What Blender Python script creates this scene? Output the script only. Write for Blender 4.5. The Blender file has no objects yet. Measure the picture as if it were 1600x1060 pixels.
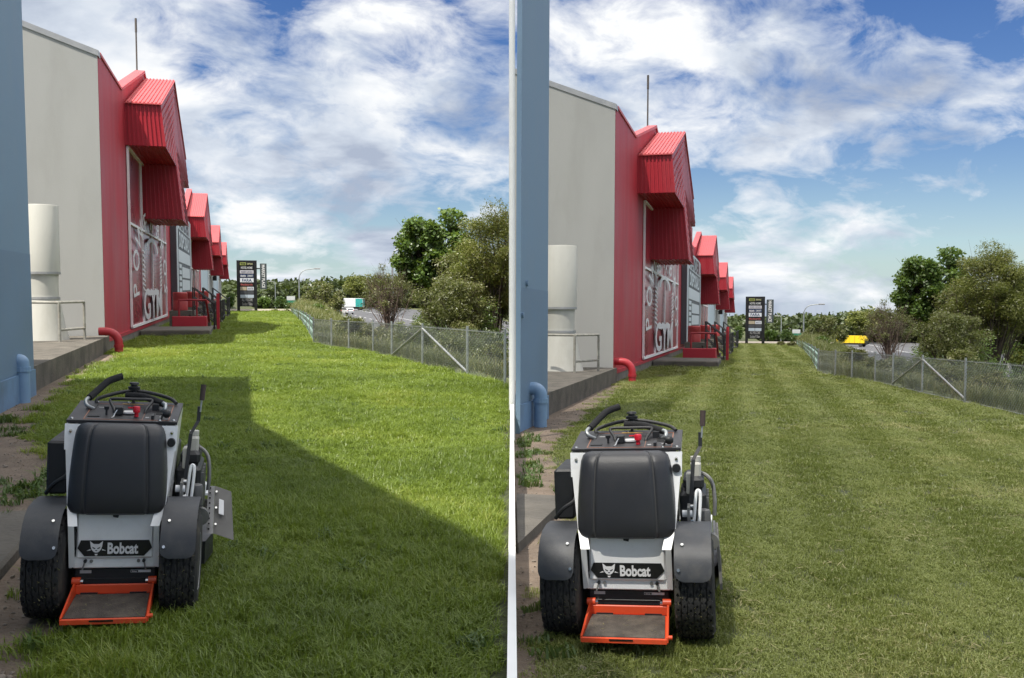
import bpy, math, random
import numpy as np
from mathutils import Matrix, Vector
R = math.radians
sc = bpy.context.scene
# ------------------------------------------------------------------ camera, sky, sun, exposure
EYE = 1.7
FPX = 1500.0                      # focal length in photograph pixels (1600 wide)
PITCH = R(3.4)
HORIZ = 477.5
YPP = HORIZ + FPX * math.tan(PITCH)
cam = bpy.data.cameras.new("camera"); camo = bpy.data.objects.new("camera", cam)
sc.collection.objects.link(camo); sc.camera = camo
cam.sensor_width = 36; cam.lens = 36 * FPX / 1600
cam.shift_y = (YPP - 530) / 1600
cam.clip_start = 0.05; cam.clip_end = 6000
camo.location = (0, 0, EYE); camo.rotation_euler = (math.pi / 2 - PITCH, 0, 0)

SUN_EL, SUN_HEAD = R(63.0), R(39.4)     # heading of the light's travel, clockwise from +Y
sd = bpy.data.lights.new("sun", 'SUN'); so = bpy.data.objects.new("sun", sd); sc.collection.objects.link(so)
sd.energy = 4.2; sd.angle = R(0.53); sd.color = (1.0, 0.95, 0.86)
travel = Vector((math.sin(SUN_HEAD) * math.cos(SUN_EL), math.cos(SUN_HEAD) * math.cos(SUN_EL), -math.sin(SUN_EL)))
so.rotation_euler = travel.to_track_quat('-Z', 'Y').to_euler()
so.location = (-30, -40, 90)

w = bpy.data.worlds.new("World"); sc.world = w; w.use_nodes = True
nt = w.node_tree; nt.nodes.clear()
def N(t, kind, **kw):
    n = t.nodes.new(kind)
    for k, v in kw.items():
        if k.startswith('i_'): n.inputs[k[2:].replace('_', ' ')].default_value = v
        elif k[0] == 'n' and k[1:].isdigit(): n.inputs[int(k[1:])].default_value = v
        else: setattr(n, k, v)
    return n
def MATH(t, op, a, b=None, c=None, clamp=False):
    n = t.nodes.new('ShaderNodeMath'); n.operation = op; n.use_clamp = clamp
    for i, q in enumerate((a, b, c)):
        if q is None: continue
        if isinstance(q, (int, float)): n.inputs[i].default_value = q
        else: t.links.new(q, n.inputs[i])
    return n.outputs[0]
def MIXC(t, f, a, b):
    n = t.nodes.new('ShaderNodeMix'); n.data_type = 'RGBA'
    for i, q in ((0, f), (6, a), (7, b)):
        if isinstance(q, (int, float)): n.inputs[i].default_value = q
        elif isinstance(q, tuple): n.inputs[i].default_value = (*q[:3], 1)
        else: t.links.new(q, n.inputs[i])
    return n.outputs[2]
def RAMP(t, fac, stops, interp='LINEAR'):
    n = t.nodes.new('ShaderNodeValToRGB'); n.color_ramp.interpolation = interp
    e = n.color_ramp.elements
    while len(e) < len(stops): e.new(0.5)
    for el, (p, c) in zip(e, stops):
        el.position = p; el.color = (c, c, c, 1) if isinstance(c, (int, float)) else (*c, 1)
    t.links.new(fac, n.inputs[0]); return n.outputs[0]
sky = N(nt, 'ShaderNodeTexSky', sky_type='NISHITA', sun_disc=False)
sky.sun_elevation = SUN_EL; sky.sun_rotation = math.pi + SUN_HEAD
sky.air_density = 1.0; sky.dust_density = 0.15; sky.ozone_density = 1.4
tc = N(nt, 'ShaderNodeTexCoord'); sep = N(nt, 'ShaderNodeSeparateXYZ')
nt.links.new(tc.outputs['Generated'], sep.inputs[0])
zc = MATH(nt, 'MAXIMUM', sep.outputs[2], 0.0)
den = MATH(nt, 'ADD', zc, 0.38)
px_ = MATH(nt, 'DIVIDE', sep.outputs[0], den); py_ = MATH(nt, 'DIVIDE', sep.outputs[1], den)
def cloud_layer(off, sx, sy, detail, rough, dist, rot=0.0):
    c = N(nt, 'ShaderNodeCombineXYZ')
    ca, sa = math.cos(rot), math.sin(rot)
    u = MATH(nt, 'ADD', MATH(nt, 'MULTIPLY', px_, ca * sx), MATH(nt, 'MULTIPLY', py_, sa * sx))
    v = MATH(nt, 'ADD', MATH(nt, 'MULTIPLY', px_, -sa * sy), MATH(nt, 'MULTIPLY', py_, ca * sy))
    nt.links.new(u, c.inputs[0]); nt.links.new(v, c.inputs[1]); c.inputs[2].default_value = off
    n = N(nt, 'ShaderNodeTexNoise'); n.inputs['Scale'].default_value = 1.0
    n.inputs['Detail'].default_value = detail; n.inputs['Roughness'].default_value = rough; n.inputs['Distortion'].default_value = dist
    nt.links.new(c.outputs[0], n.inputs['Vector']); return n.outputs[0]
n1 = cloud_layer(5.1, 1.7, 1.9, 9, 0.53, 0.25, 0.5)
n2 = cloud_layer(7.7, 8.2, 9.0, 9, 0.60, 0.35, 0.7)
n3 = cloud_layer(1.9, 2.9, 3.3, 7, 0.55, 0.3, 0.2)
cov = MATH(nt, 'ADD', MATH(nt, 'MULTIPLY', n1, 0.58), MATH(nt, 'MULTIPLY', n2, 0.42))
# more cloud higher up, thinner low down
bias = RAMP(nt, zc, [(0.0, 0.54), (0.075, 0.51), (0.125, 0.50), (0.175, 0.56), (0.30, 0.585), (0.6, 0.60)])
cov = MATH(nt, 'ADD', cov, MATH(nt, 'SUBTRACT', bias, 0.5))
azr = MATH(nt, 'ARCTAN2', sep.outputs[0], sep.outputs[1])
cov = MATH(nt, 'SUBTRACT', cov, MATH(nt, 'MULTIPLY', MATH(nt, 'SINE', azr), 0.04))
mask = RAMP(nt, cov, [(0.475, 0.0), (0.53, 0.5), (0.60, 1.0)])
# low bank of small cumulus just above the horizon
az = MATH(nt, 'ARCTAN2', sep.outputs[0], sep.outputs[1])
cc = N(nt, 'ShaderNodeCombineXYZ'); nt.links.new(MATH(nt, 'MULTIPLY', az, 5.0), cc.inputs[0]); nt.links.new(MATH(nt, 'MULTIPLY', zc, 17.0), cc.inputs[1])
nl = N(nt, 'ShaderNodeTexNoise'); nl.inputs['Scale'].default_value = 1.0; nl.inputs['Detail'].default_value = 8; nl.inputs['Roughness'].default_value = 0.55
cc.inputs[2].default_value = 4.2
nt.links.new(cc.outputs[0], nl.inputs['Vector'])
lowband = RAMP(nt, zc, [(0.0, 1.0), (0.07, 0.9), (0.13, 0.0)])
lowm = RAMP(nt, MATH(nt, 'MULTIPLY', nl.outputs[0], lowband), [(0.45, 0.0), (0.54, 1.0)])
mask = MATH(nt, 'MAXIMUM', mask, lowm)
shade = RAMP(nt, n3, [(0.36, (2.7, 3.1, 3.9)), (0.47, (4.3, 4.7, 5.3)), (0.58, (6.2, 6.3, 6.4))])
blue = N(nt, 'ShaderNodeHueSaturation'); blue.inputs['Hue'].default_value = 0.518; blue.inputs['Saturation'].default_value = 1.36; blue.inputs['Value'].default_value = 0.62
nt.links.new(sky.outputs[0], blue.inputs['Color'])
haze = RAMP(nt, zc, [(0.0, 0.70), (0.04, 0.36), (0.12, 0.0)])
bl2 = MIXC(nt, haze, blue.outputs[0], (2.2, 3.4, 4.9))
col = MIXC(nt, mask, bl2, shade)
bg = N(nt, 'ShaderNodeBackground'); bg.inputs[1].default_value = 0.085
nt.links.new(col, bg.inputs[0])
wo = N(nt, 'ShaderNodeOutputWorld'); nt.links.new(bg.outputs[0], wo.inputs[0])
vs = sc.view_settings; vs.view_transform = 'Standard'; vs.look = 'None'; vs.exposure = 0.92; vs.gamma = 1.0; vs.use_curve_mapping = False
sc.cycles.max_bounces = 6; sc.cycles.transparent_max_bounces = 12

# ------------------------------------------------------------------ the two yards and their frames
def world_dir(px, py):
    v = Vector(((px - 800) / FPX, -(py - YPP) / FPX, -1.0))
    return (Matrix.Rotation(math.pi / 2 - PITCH, 3, 'X') @ v)
class Yard:
    def __init__(s, side, vp, sx, sy):
        s.side = side; s.vp = vp; s.sx = sx; s.sy = sy
        d = world_dir(*vp)
        s.yaw = math.atan2(d.x, d.y); s.tilt = math.atan2(d.z, math.hypot(d.x, d.y))
        T = Matrix.Translation
        s.rot = (Matrix.Rotation(-s.yaw, 4, 'Z') @ Matrix.Rotation(s.tilt, 4, 'X'))
        s.M = T((0, 0, EYE)) @ s.rot @ T((0, 0, -EYE))
        s.inv = s.rot.inverted().to_3x3()
        s.sgn = -1 if side == 'left' else 1
    def ray(s, px, py, mapped=True):
        if mapped: px, py = s.vp[0] + (px - 382) * s.sx, s.vp[1] + (py - 451) * s.sy
        return s.inv @ world_dir(px, py)
    def ground(s, px, py, z=0.0, mapped=True):
        d = s.ray(px, py, mapped); k = (z - EYE) / d.z
        return Vector((d.x * k, d.y * k, z))
    def atX(s, px, py, X, mapped=True):
        d = s.ray(px, py, mapped); k = X / d.x
        return Vector((X, d.y * k, EYE + d.z * k))
    def atY(s, px, py, Y, mapped=True):
        d = s.ray(px, py, mapped); k = Y / d.y
        return Vector((d.x * k, Y, EYE + d.z * k))
    def seam(s, Y): return Y * math.tan(-s.yaw)          # the boundary between the yards, world x = 0
YL = Yard('left', (382, 451), 1.0, 1.0)
YR = Yard('right', (1175, 504), 0.955, 0.915)
YARDS = (YL, YR)
col_ = sc.collection
rnd = random.Random(5)

# ------------------------------------------------------------------ materials
MATS = {}
def mat(name, colr, rough=0.6, var=0.12, scale=6.0, bump=0.0, bscale=40.0, metal=0.0, spec=0.5, dirt=None, dscale=1.5, stretch=(1, 1, 1), coat=0.0):
    if name in MATS: return MATS[name]
    m = bpy.data.materials.new(name); m.use_nodes = True; t = m.node_tree; b = t.nodes['Principled BSDF']
    co = N(t, 'ShaderNodeTexCoord'); mp = N(t, 'ShaderNodeMapping'); mp.inputs['Scale'].default_value = stretch
    t.links.new(co.outputs['Object'], mp.inputs[0])
    n = N(t, 'ShaderNodeTexNoise'); n.inputs['Scale'].default_value = scale; n.inputs['Detail'].default_value = 6
    t.links.new(mp.outputs[0], n.inputs['Vector'])
    lo = tuple(c * (1 - var) for c in colr); hi = tuple(min(1, c * (1 + var)) for c in colr)
    c = RAMP(t, n.outputs[0], [(0.3, lo), (0.7, hi)])
    if dirt:
        n2 = N(t, 'ShaderNodeTexNoise'); n2.inputs['Scale'].default_value = dscale; n2.inputs['Detail'].default_value = 9; n2.inputs['Roughness'].default_value = 0.65
        t.links.new(mp.outputs[0], n2.inputs['Vector'])
        f = RAMP(t, n2.outputs[0], [(0.5, 0.0), (0.72, dirt[3] if len(dirt) > 3 else 0.6)])
        c = MIXC(t, f, c, tuple(dirt[:3]))
    t.links.new(c, b.inputs['Base Color'])
    rr = RAMP(t, n.outputs[0], [(0.3, max(0, rough - 0.08)), (0.7, min(1, rough + 0.08))]); t.links.new(rr, b.inputs['Roughness'])
    b.inputs['Metallic'].default_value = metal; b.inputs['Specular IOR Level'].default_value = spec
    if coat: b.inputs['Coat Weight'].default_value = coat
    if bump:
        n3 = N(t, 'ShaderNodeTexNoise'); n3.inputs['Scale'].default_value = bscale; n3.inputs['Detail'].default_value = 5
        t.links.new(co.outputs['Object'], n3.inputs['Vector'])
        bp = N(t, 'ShaderNodeBump'); bp.inputs['Strength'].default_value = bump; bp.inputs['Distance'].default_value = 0.02
        t.links.new(n3.outputs[0], bp.inputs['Height']); t.links.new(bp.outputs[0], b.inputs['Normal'])
    MATS[name] = m; return m
def leafmat(name, c1, c2, trans=0.35, world_scale=0.0, c3=None):
    if name in MATS: return MATS[name]
    m = bpy.data.materials.new(name); m.use_nodes = True; t = m.node_tree; t.nodes.clear()
    oi = N(t, 'ShaderNodeObjectInfo'); geo = N(t, 'ShaderNodeNewGeometry')
    n = N(t, 'ShaderNodeTexNoise'); n.inputs['Scale'].default_value = world_scale if world_scale else 1.2; n.inputs['Detail'].default_value = 4
    t.links.new(geo.outputs['Position'], n.inputs['Vector'])
    nb = N(t, 'ShaderNodeTexNoise'); nb.inputs['Scale'].default_value = (world_scale or 1.2) * .28; nb.inputs['Detail'].default_value = 3; t.links.new(geo.outputs['Position'], nb.inputs['Vector'])
    big = MATH(t, 'ADD', MATH(t, 'MULTIPLY', RAMP(t, n.outputs[0], [(0.35, 0.0), (0.65, 1.0)]), 0.3), MATH(t, 'MULTIPLY', RAMP(t, nb.outputs[0], [(0.38, 0.0), (0.62, 1.0)]), 0.25))
    f = MATH(t, 'ADD', MATH(t, 'MULTIPLY', geo.outputs['Random Per Island'], 0.45), big)
    stops = [(0.1, c1), (0.9, c2)] if c3 is None else [(0.1, c1), (0.72, c2), (0.93, c3)]
    c = RAMP(t, f, stops)
    d = N(t, 'ShaderNodeBsdfDiffuse'); tr = N(t, 'ShaderNodeBsdfTranslucent'); g = N(t, 'ShaderNodeBsdfGlossy'); g.inputs['Roughness'].default_value = 0.45
    t.links.new(c, d.inputs[0])
    t.links.new(MIXC(t, 0.5, c, (0.25, 0.34, 0.04)), tr.inputs[0])
    mx = N(t, 'ShaderNodeMixShader'); mx.inputs[0].default_value = trans
    t.links.new(d.outputs[0], mx.inputs[1]); t.links.new(tr.outputs[0], mx.inputs[2])
    mx2 = N(t, 'ShaderNodeMixShader'); mx2.inputs[0].default_value = 0.05
    t.links.new(mx.outputs[0], mx2.inputs[1]); t.links.new(g.outputs[0], mx2.inputs[2])
    o = N(t, 'ShaderNodeOutputMaterial'); t.links.new(mx2.outputs[0], o.inputs[0])
    MATS[name] = m; return m
def glassmat(name, colr, rough=0.06):
    if name in MATS: return MATS[name]
    m = mat(name, colr, rough, 0.2, 0.8); m.node_tree.nodes['Principled BSDF'].inputs['Specular IOR Level'].default_value = 0.8
    return m

RED = mat('red_paint', (0.43, 0.020, 0.035), 0.55, 0.10, 0.9, 0.12, 60, dirt=(0.30, 0.03, 0.04, 0.6), dscale=0.6, stretch=(1, 1, 0.35))
REDCLAD = mat('red_steel_cladding', (0.38, 0.013, 0.026), 0.45, 0.10, 0.9, dirt=(0.44, 0.07, 0.08, 0.6), dscale=1.3, stretch=(1, 1, .12))
REDROOF = mat('pale_red_roofing', (0.56, 0.09, 0.095), 0.45, 0.10, 0.8)  # paler red than the cladding, for roof sheets, flashing and capping
GREYWALL = mat('weathered_grey_render', (0.375, 0.372, 0.355), 0.85, 0.05, 1.2, 0.15, 50, dirt=(0.29, 0.285, 0.26, 0.5), dscale=0.8, stretch=(1, 1, 0.3))
BLUEWALL = mat('blue_block_paint', (0.165, 0.255, 0.36), 0.6, 0.07, 1.4, 0.12, 30, dirt=(0.16, 0.24, 0.37, 0.6), dscale=0.5)
CONC = mat('stained_concrete', (0.17, 0.15, 0.125), 0.9, 0.2, 3, 0.5, 25, dirt=(0.08, 0.075, 0.06, 0.75), dscale=2.0)
CONCDARK = mat('dark_mossy_concrete', (0.13, 0.12, 0.10), 0.95, 0.3, 4, 0.5, 25, dirt=(0.05, 0.055, 0.035, 0.7), dscale=2.0)
WHITEP = mat('white_paint', (0.88, 0.88, 0.87), 0.5, 0.04, 4)
OFFWHITE = mat('dusty_offwhite_paint', (0.50, 0.49, 0.44), 0.6, 0.07, 2, dirt=(0.36, 0.34, 0.28, 0.5), dscale=1.6, stretch=(1, 1, 0.4))
STEEL = mat('galvanised_steel', (0.40, 0.42, 0.42), 0.45, 0.15, 14, metal=0.7)
FLASH = mat('grey_metal_flashing', (0.36, 0.36, 0.36), 0.4, 0.08, 3, metal=0.3)
BLACKP = mat('black_paint', (0.012, 0.012, 0.013), 0.45, 0.2, 6)
RAIL = mat('dark_rail_paint', (0.03, 0.03, 0.03), 0.5, 0.2, 6)
ASPH = mat('asphalt', (0.10, 0.10, 0.105), 0.9, 0.15, 0.6, 0.2, 30)
GLASS = glassmat('dark_window_glass', (0.03, 0.035, 0.04))
PINKGLASS = mat('red_window_film', (0.30, 0.020, 0.032), 0.30, 0.25, 0.5, spec=0.6, dirt=(.20, .03, .04, .6), dscale=.3)
# mower
MWHITE = mat('mower_white_paint', (0.84, 0.85, 0.85), 0.32, 0.03, 5, dirt=(0.52, 0.50, 0.44, 0.35), dscale=5, coat=0.3)
MBLACK = mat('mower_black_plastic', (0.016, 0.017, 0.019), 0.5, 0.2, 9, 0.12, 300)
MGREY = mat('mower_grey_fender', (0.036, 0.039, 0.045), 0.5, 0.15, 7, 0.1, 250, dirt=(0.10, 0.095, 0.085, 0.5), dscale=7)
VINYL = mat('seat_black_vinyl', (0.026, 0.027, 0.031), 0.36, 0.12, 5, 0.15, 420, dirt=(0.05, 0.045, 0.04, 0.35), dscale=4)
RUBBER = mat('tyre_rubber', (0.020, 0.020, 0.020), 0.85, 0.25, 10, dirt=(0.085, 0.075, 0.055, 0.75), dscale=7)
ORANGE = mat('orange_paint', (0.72, 0.075, 0.02), 0.45, 0.07, 6, dirt=(0.35, 0.08, 0.04, 0.5), dscale=9)
MATPAD = mat('worn_platform_rubber', (0.085, 0.072, 0.060), 0.95, 0.3, 14, 0.5, 120, dirt=(0.15, 0.125, 0.095, 0.6), dscale=7)
CONSOLE = mat('console_dark_film', (0.035, 0.034, 0.036), 0.5, 0.1, 8)
CHROME = mat('bright_steel', (0.62, 0.62, 0.60), 0.25, 0.05, 8, metal=1.0)
METAL = mat('dull_machine_metal', (0.20, 0.20, 0.19), 0.5, 0.3, 12, metal=0.5)
FOAM = mat('black_foam_grip', (0.016, 0.016, 0.017), 0.9, 0.2, 20, 0.3, 300)
BROWNG = mat('brown_rubber_grip', (0.07, 0.05, 0.045), 0.8, 0.2, 20)
REDK = mat('red_knob_plastic', (0.62, 0.012, 0.03), 0.3, 0.04, 8)
DECALW = mat('decal_white', (0.72, 0.72, 0.72), 0.5, 0.03, 5)
DECALG = mat('decal_grey', (0.45, 0.45, 0.45), 0.5, 0.05, 9)
DECALB = mat('decal_black', (0.008, 0.008, 0.008), 0.4, 0.05, 5)
SOIL = mat('dry_soil', (0.155, 0.118, 0.088), 1.0, 0.3, 3.5, 0.9, 28, dirt=(0.085, 0.064, 0.046, 0.8), dscale=1.1)
LAWNSOIL = mat('lawn_soil', (0.050, 0.060, 0.022), 1.0, 0.35, 4, 0.5, 30, dirt=(0.075, 0.062, 0.034, 0.5), dscale=1.4)
BANKSOIL = mat('weedy_bank', (0.085, 0.10, 0.035), 1.0, 0.4, 0.7, 0.6, 10, dirt=(0.17, 0.145, 0.075, 0.7), dscale=0.25)
BARK = mat('bark', (0.085, 0.068, 0.052), 0.95, 0.3, 6, 0.6, 20)
TWIG = mat('reddish_twig_bark', (0.10, 0.070, 0.055), 0.95, 0.3, 6)

# ------------------------------------------------------------------ mesh builder
class MB:
    def __init__(s): s.v = []; s.f = []
    def add(s, vs, fs):
        o = len(s.v); s.v += [tuple(p) for p in vs]; s.f += [tuple(i + o for i in q) for q in fs]; return s
    def box(s, x0, x1, y0, y1, z0, z1):
        return s.add([(x0,y0,z0),(x1,y0,z0),(x1,y1,z0),(x0,y1,z0),(x0,y0,z1),(x1,y0,z1),(x1,y1,z1),(x0,y1,z1)],
                     [(3,2,1,0),(4,5,6,7),(0,1,5,4),(1,2,6,5),(2,3,7,6),(3,0,4,7)])
    def hexa(s, p):   # 8 points, bottom ring then top ring
        return s.add(p, [(3,2,1,0),(4,5,6,7),(0,1,5,4),(1,2,6,5),(2,3,7,6),(3,0,4,7)])
    def rbox(s, x0, x1, y0, y1, z0, z1, r=0.01):   # chamfered box
        r = min(r, (x1-x0)*.45, (y1-y0)*.45, (z1-z0)*.45)
        rings = []
        for z, e in ((z0, r), (z0 + r, 0), (z1 - r, 0), (z1, r)):
            a0, a1, b0, b1 = x0 + e, x1 - e, y0 + e, y1 - e; q = r * .9
            rings.append([(a0+q,b0,z),(a1-q,b0,z),(a1,b0+q,z),(a1,b1-q,z),(a1-q,b1,z),(a0+q,b1,z),(a0,b1-q,z),(a0,b0+q,z)])
        return s.loft(rings)
    def loft(s, rings, cap=True, close=True):
        n = len(rings[0]); o = len(s.v)
        for r in rings: s.v += [tuple(p) for p in r]
        for i in range(len(rings) - 1):
            for j in range(n if close else n - 1):
                k = (j + 1) % n
                s.f.append((o+i*n+j, o+i*n+k, o+(i+1)*n+k, o+(i+1)*n+j))
        if cap and close:
            s.f.append(tuple(o + j for j in reversed(range(n)))); s.f.append(tuple(o + (len(rings)-1)*n + j for j in range(n)))
        return s
    def tube(s, pts, r, n=8, cap=True):
        pts = [Vector(p) for p in pts]; rings = []
        rs = r if isinstance(r, (list, tuple)) else [r] * len(pts)
        up = None
        for i, p in enumerate(pts):
            d = (pts[min(i+1, len(pts)-1)] - pts[max(i-1, 0)])
            d = d.normalized() if d.length > 1e-9 else Vector((0, 0, 1))
            if up is None: up = Vector((0, 0, 1)) if abs(d.z) < .9 else Vector((1, 0, 0))
            a = d.cross(up)
            if a.length < 1e-4: a = d.cross(Vector((0, 1, 0)))
            a.normalize(); b = a.cross(d).normalized(); up = b
            rings.append([p + (a * math.cos(2*math.pi*k/n) + b * math.sin(2*math.pi*k/n)) * rs[i] for k in range(n)])
        return s.loft(rings, cap)
    def lathe(s, prof, axis='Z', c=(0, 0, 0), n=24, cap=True):   # prof: (radius, height)
        rings = []
        for r, h in prof:
            ring = []
            for k in range(n):
                a = 2 * math.pi * k / n; u, v = r * math.cos(a), r * math.sin(a)
                p = {'Z': (u, v, h), 'X': (h, u, v), 'Y': (v, h, u)}[axis]
                ring.append((p[0] + c[0], p[1] + c[1], p[2] + c[2]))
            rings.append(ring)
        return s.loft(rings, cap)
    def prism(s, poly, axis, a, b):    # poly in the other two axes, extruded from a to b
        def P(u, v, h): return {'X': (h, u, v), 'Y': (u, h, v), 'Z': (u, v, h)}[axis]
        return s.loft([[P(u, v, a) for u, v in poly], [P(u, v, b) for u, v in poly]])
    def mesh(s, name, m, smooth=False):
        me = bpy.data.meshes.new(name); me.from_pydata(s.v, [], s.f); me.update()
        import bmesh
        bm = bmesh.new(); bm.from_mesh(me); bmesh.ops.recalc_face_normals(bm, faces=bm.faces); bm.to_mesh(me); bm.free()
        if m: me.materials.append(m)
        if smooth:
            me.polygons.foreach_set('use_smooth', [True] * len(me.polygons))
            try: me.set_sharp_from_angle(angle=R(40))
            except Exception: pass
        return me
def curve_pts(pts, k=6):      # Catmull-Rom
    pts = [Vector(p) for p in pts]; out = []
    for i in range(len(pts) - 1):
        p0, p1, p2, p3 = pts[max(i-1,0)], pts[i], pts[i+1], pts[min(i+2,len(pts)-1)]
        for j in range(k):
            t = j / k
            out.append(0.5*((2*p1)+(p2-p0)*t+(2*p0-5*p1+4*p2-p3)*t*t+(3*p1-p0-3*p2+p3)*t**3))
    out.append(pts[-1]); return out
def tag(o, label=None, cat=None, group=None, kind=None):
    if label: o['label'] = label
    if cat: o['category'] = cat
    if group: o['group'] = group
    if kind: o['kind'] = kind
    return o
class Root:
    pass
def thing(name, Y, base, label, cat, rz=0.0, group=None, extra=None):
    o = bpy.data.objects.new(name, None); col_.objects.link(o); o.empty_display_size = 0.2
    o.matrix_world = Y.M @ Matrix.Translation(base) @ Matrix.Rotation(rz, 4, 'Z') @ (extra or Matrix())
    tag(o, label, cat, group); return o
OFF = {}
def part(name, mb, m, parent, off=None, smooth=False, kind=None, label=None):
    """a child mesh; off = the parent's base when the vertices are in yard coordinates"""
    me = mb.mesh(name, m, smooth) if isinstance(mb, MB) else mb
    if off is not None: me.transform(Matrix.Translation(-Vector(off)))
    o = bpy.data.objects.new(name, me); col_.objects.link(o); o.parent = parent
    if kind: o['kind'] = kind
    if label: o['label'] = label
    return o
def solo(name, mb, m, Y, base, label, cat, group=None, smooth=False, kind=None):
    """a top-level thing of one mesh, vertices in yard coordinates"""
    me = mb.mesh(name, m, smooth) if isinstance(mb, MB) else mb
    me.transform(Matrix.Translation(-Vector(base)))
    o = bpy.data.objects.new(name, me); col_.objects.link(o)
    o.matrix_world = Y.M @ Matrix.Translation(base)
    return tag(o, label, cat, group, kind)
def struct(name, mb, m, Y, kind='structure', smooth=False):
    me = mb.mesh(name, m, smooth) if isinstance(mb, MB) else mb
    o = bpy.data.objects.new(name, me); col_.objects.link(o)
    if Y: o.matrix_world = Y.M
    o['kind'] = kind; return o
def text_mesh(s, size=1.0, bold=0.02, align='CENTER', width=None, depth=0.004, shear=0.0):
    """flat lettering in the XY plane, centred, with a little thickness"""
    c = bpy.data.curves.new('lettering', 'FONT'); c.body = s; c.size = size; c.offset = bold * size; c.extrude = depth / 2
    c.align_x = align; c.align_y = 'CENTER'; c.resolution_u = 3; c.shear = shear
    o = bpy.data.objects.new('lettering', c); col_.objects.link(o)
    bpy.context.view_layer.update()
    dg = bpy.context.evaluated_depsgraph_get()
    me = bpy.data.meshes.new_from_object(o.evaluated_get(dg)); bpy.data.objects.remove(o)
    if len(me.vertices):
        xs = [v.co.x for v in me.vertices]; ys = [v.co.y for v in me.vertices]
        me.transform(Matrix.Translation((-(min(xs)+max(xs))/2 if align == 'CENTER' else 0, -(min(ys)+max(ys))/2, 0)))
        if width: 
            k = width / max(1e-6, max(xs) - min(xs)); me.transform(Matrix.Diagonal((k, 1, 1, 1)))
    me.name = 'lettering'; return me
def lettering(s, m, parent, frame, size, width=None, bold=0.02, name='lettering', **kw):
    me = text_mesh(s, size, bold, width=width, **kw); me.transform(frame); me.materials.clear(); me.materials.append(m)
    return part(name, me, m, parent)
def frame_rear(x, y, z, tilt=0.0):     # letters facing -Y
    return Matrix.Translation((x, y, z)) @ Matrix.Rotation(math.pi/2 + tilt, 4, 'X')
def frame_right(x, y, z):              # letters facing +X, reading towards +Y
    return Matrix.Translation((x, y, z)) @ Matrix(((0,0,1,0),(1,0,0,0),(0,1,0,0),(0,0,0,1)))

# ------------------------------------------------------------------ terrain
FENCE_PX = [(846, 616), (795, 603), (730, 588), (660, 572), (612, 560), (583, 553), (545, 547), (518, 543), (490, 536)]
FENCE_BACK = [(490, 536), (484, 524), (476, 510), (466, 498), (455, 489)]
def sstep(x): x = np.clip(x, 0, 1); return x * x * (3 - 2 * x)
for Y in YARDS:
    f1 = [Y.ground(*p) for p in FENCE_PX]; f2 = [Y.ground(*p) for p in FENCE_BACK]
    Y.f1, Y.f2 = f1, f2
    ys = [p.y for p in f1] + [p.y for p in f2[1:]]; xs = [p.x for p in f1] + [p.x for p in f2[1:]]
    slope = (xs[0] - xs[2]) / (ys[2] - ys[0])
    Y.fy = np.array([-10.0] + ys + [95.0]); Y.fx = np.array([xs[0] + slope * (ys[0] + 10)] + xs + [xs[-1] + 2.0])
    _g = Y.ground(165, 549) if Y is YL else Y.ground(958, 598, mapped=False); Y.Xr, Y.Yc = _g.x, _g.y          # red wall plane and its near corner
    _g = Y.ground(54, 618) if Y is YL else Y.ground(855, 655, mapped=False); Y.Xb, Y.Yb = _g.x, _g.y            # blue wall plane and its far end
    dp = [(90, 1090), (84, 1040), (92, 985), (105, 900), (105, 810), (98, 740), (66, 700), (52, 675), (78, 640), (116, 600), (162, 570), (198, 553)]
    if Y is YL: d = [Y.ground(*p) for p in dp]
    else:
        d = [Y.ground(x, y, mapped=False) for x, y in [(868, 1080), (868, 1010), (880, 940), (895, 860), (905, 790), (862, 712), (880, 680), (925, 645), (968, 606), (990, 600)]]
    o = np.argsort([p.y for p in d]); Y.dy = np.array([d[i].y for i in o]); Y.dx = np.array([d[i].x for i in o])
    Y.slabX = -1.63 if Y is YR else Y.ground(33, 870).x
def terr_z(Y, X, V):
    xf = np.interp(V, Y.fy, Y.fx)
    a = sstep((X - xf - 0.25) / 9.0); b = sstep((V - 84) / 45) * sstep((X + 5) / 9)
    return -4.3 * np.maximum(a, b)
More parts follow.
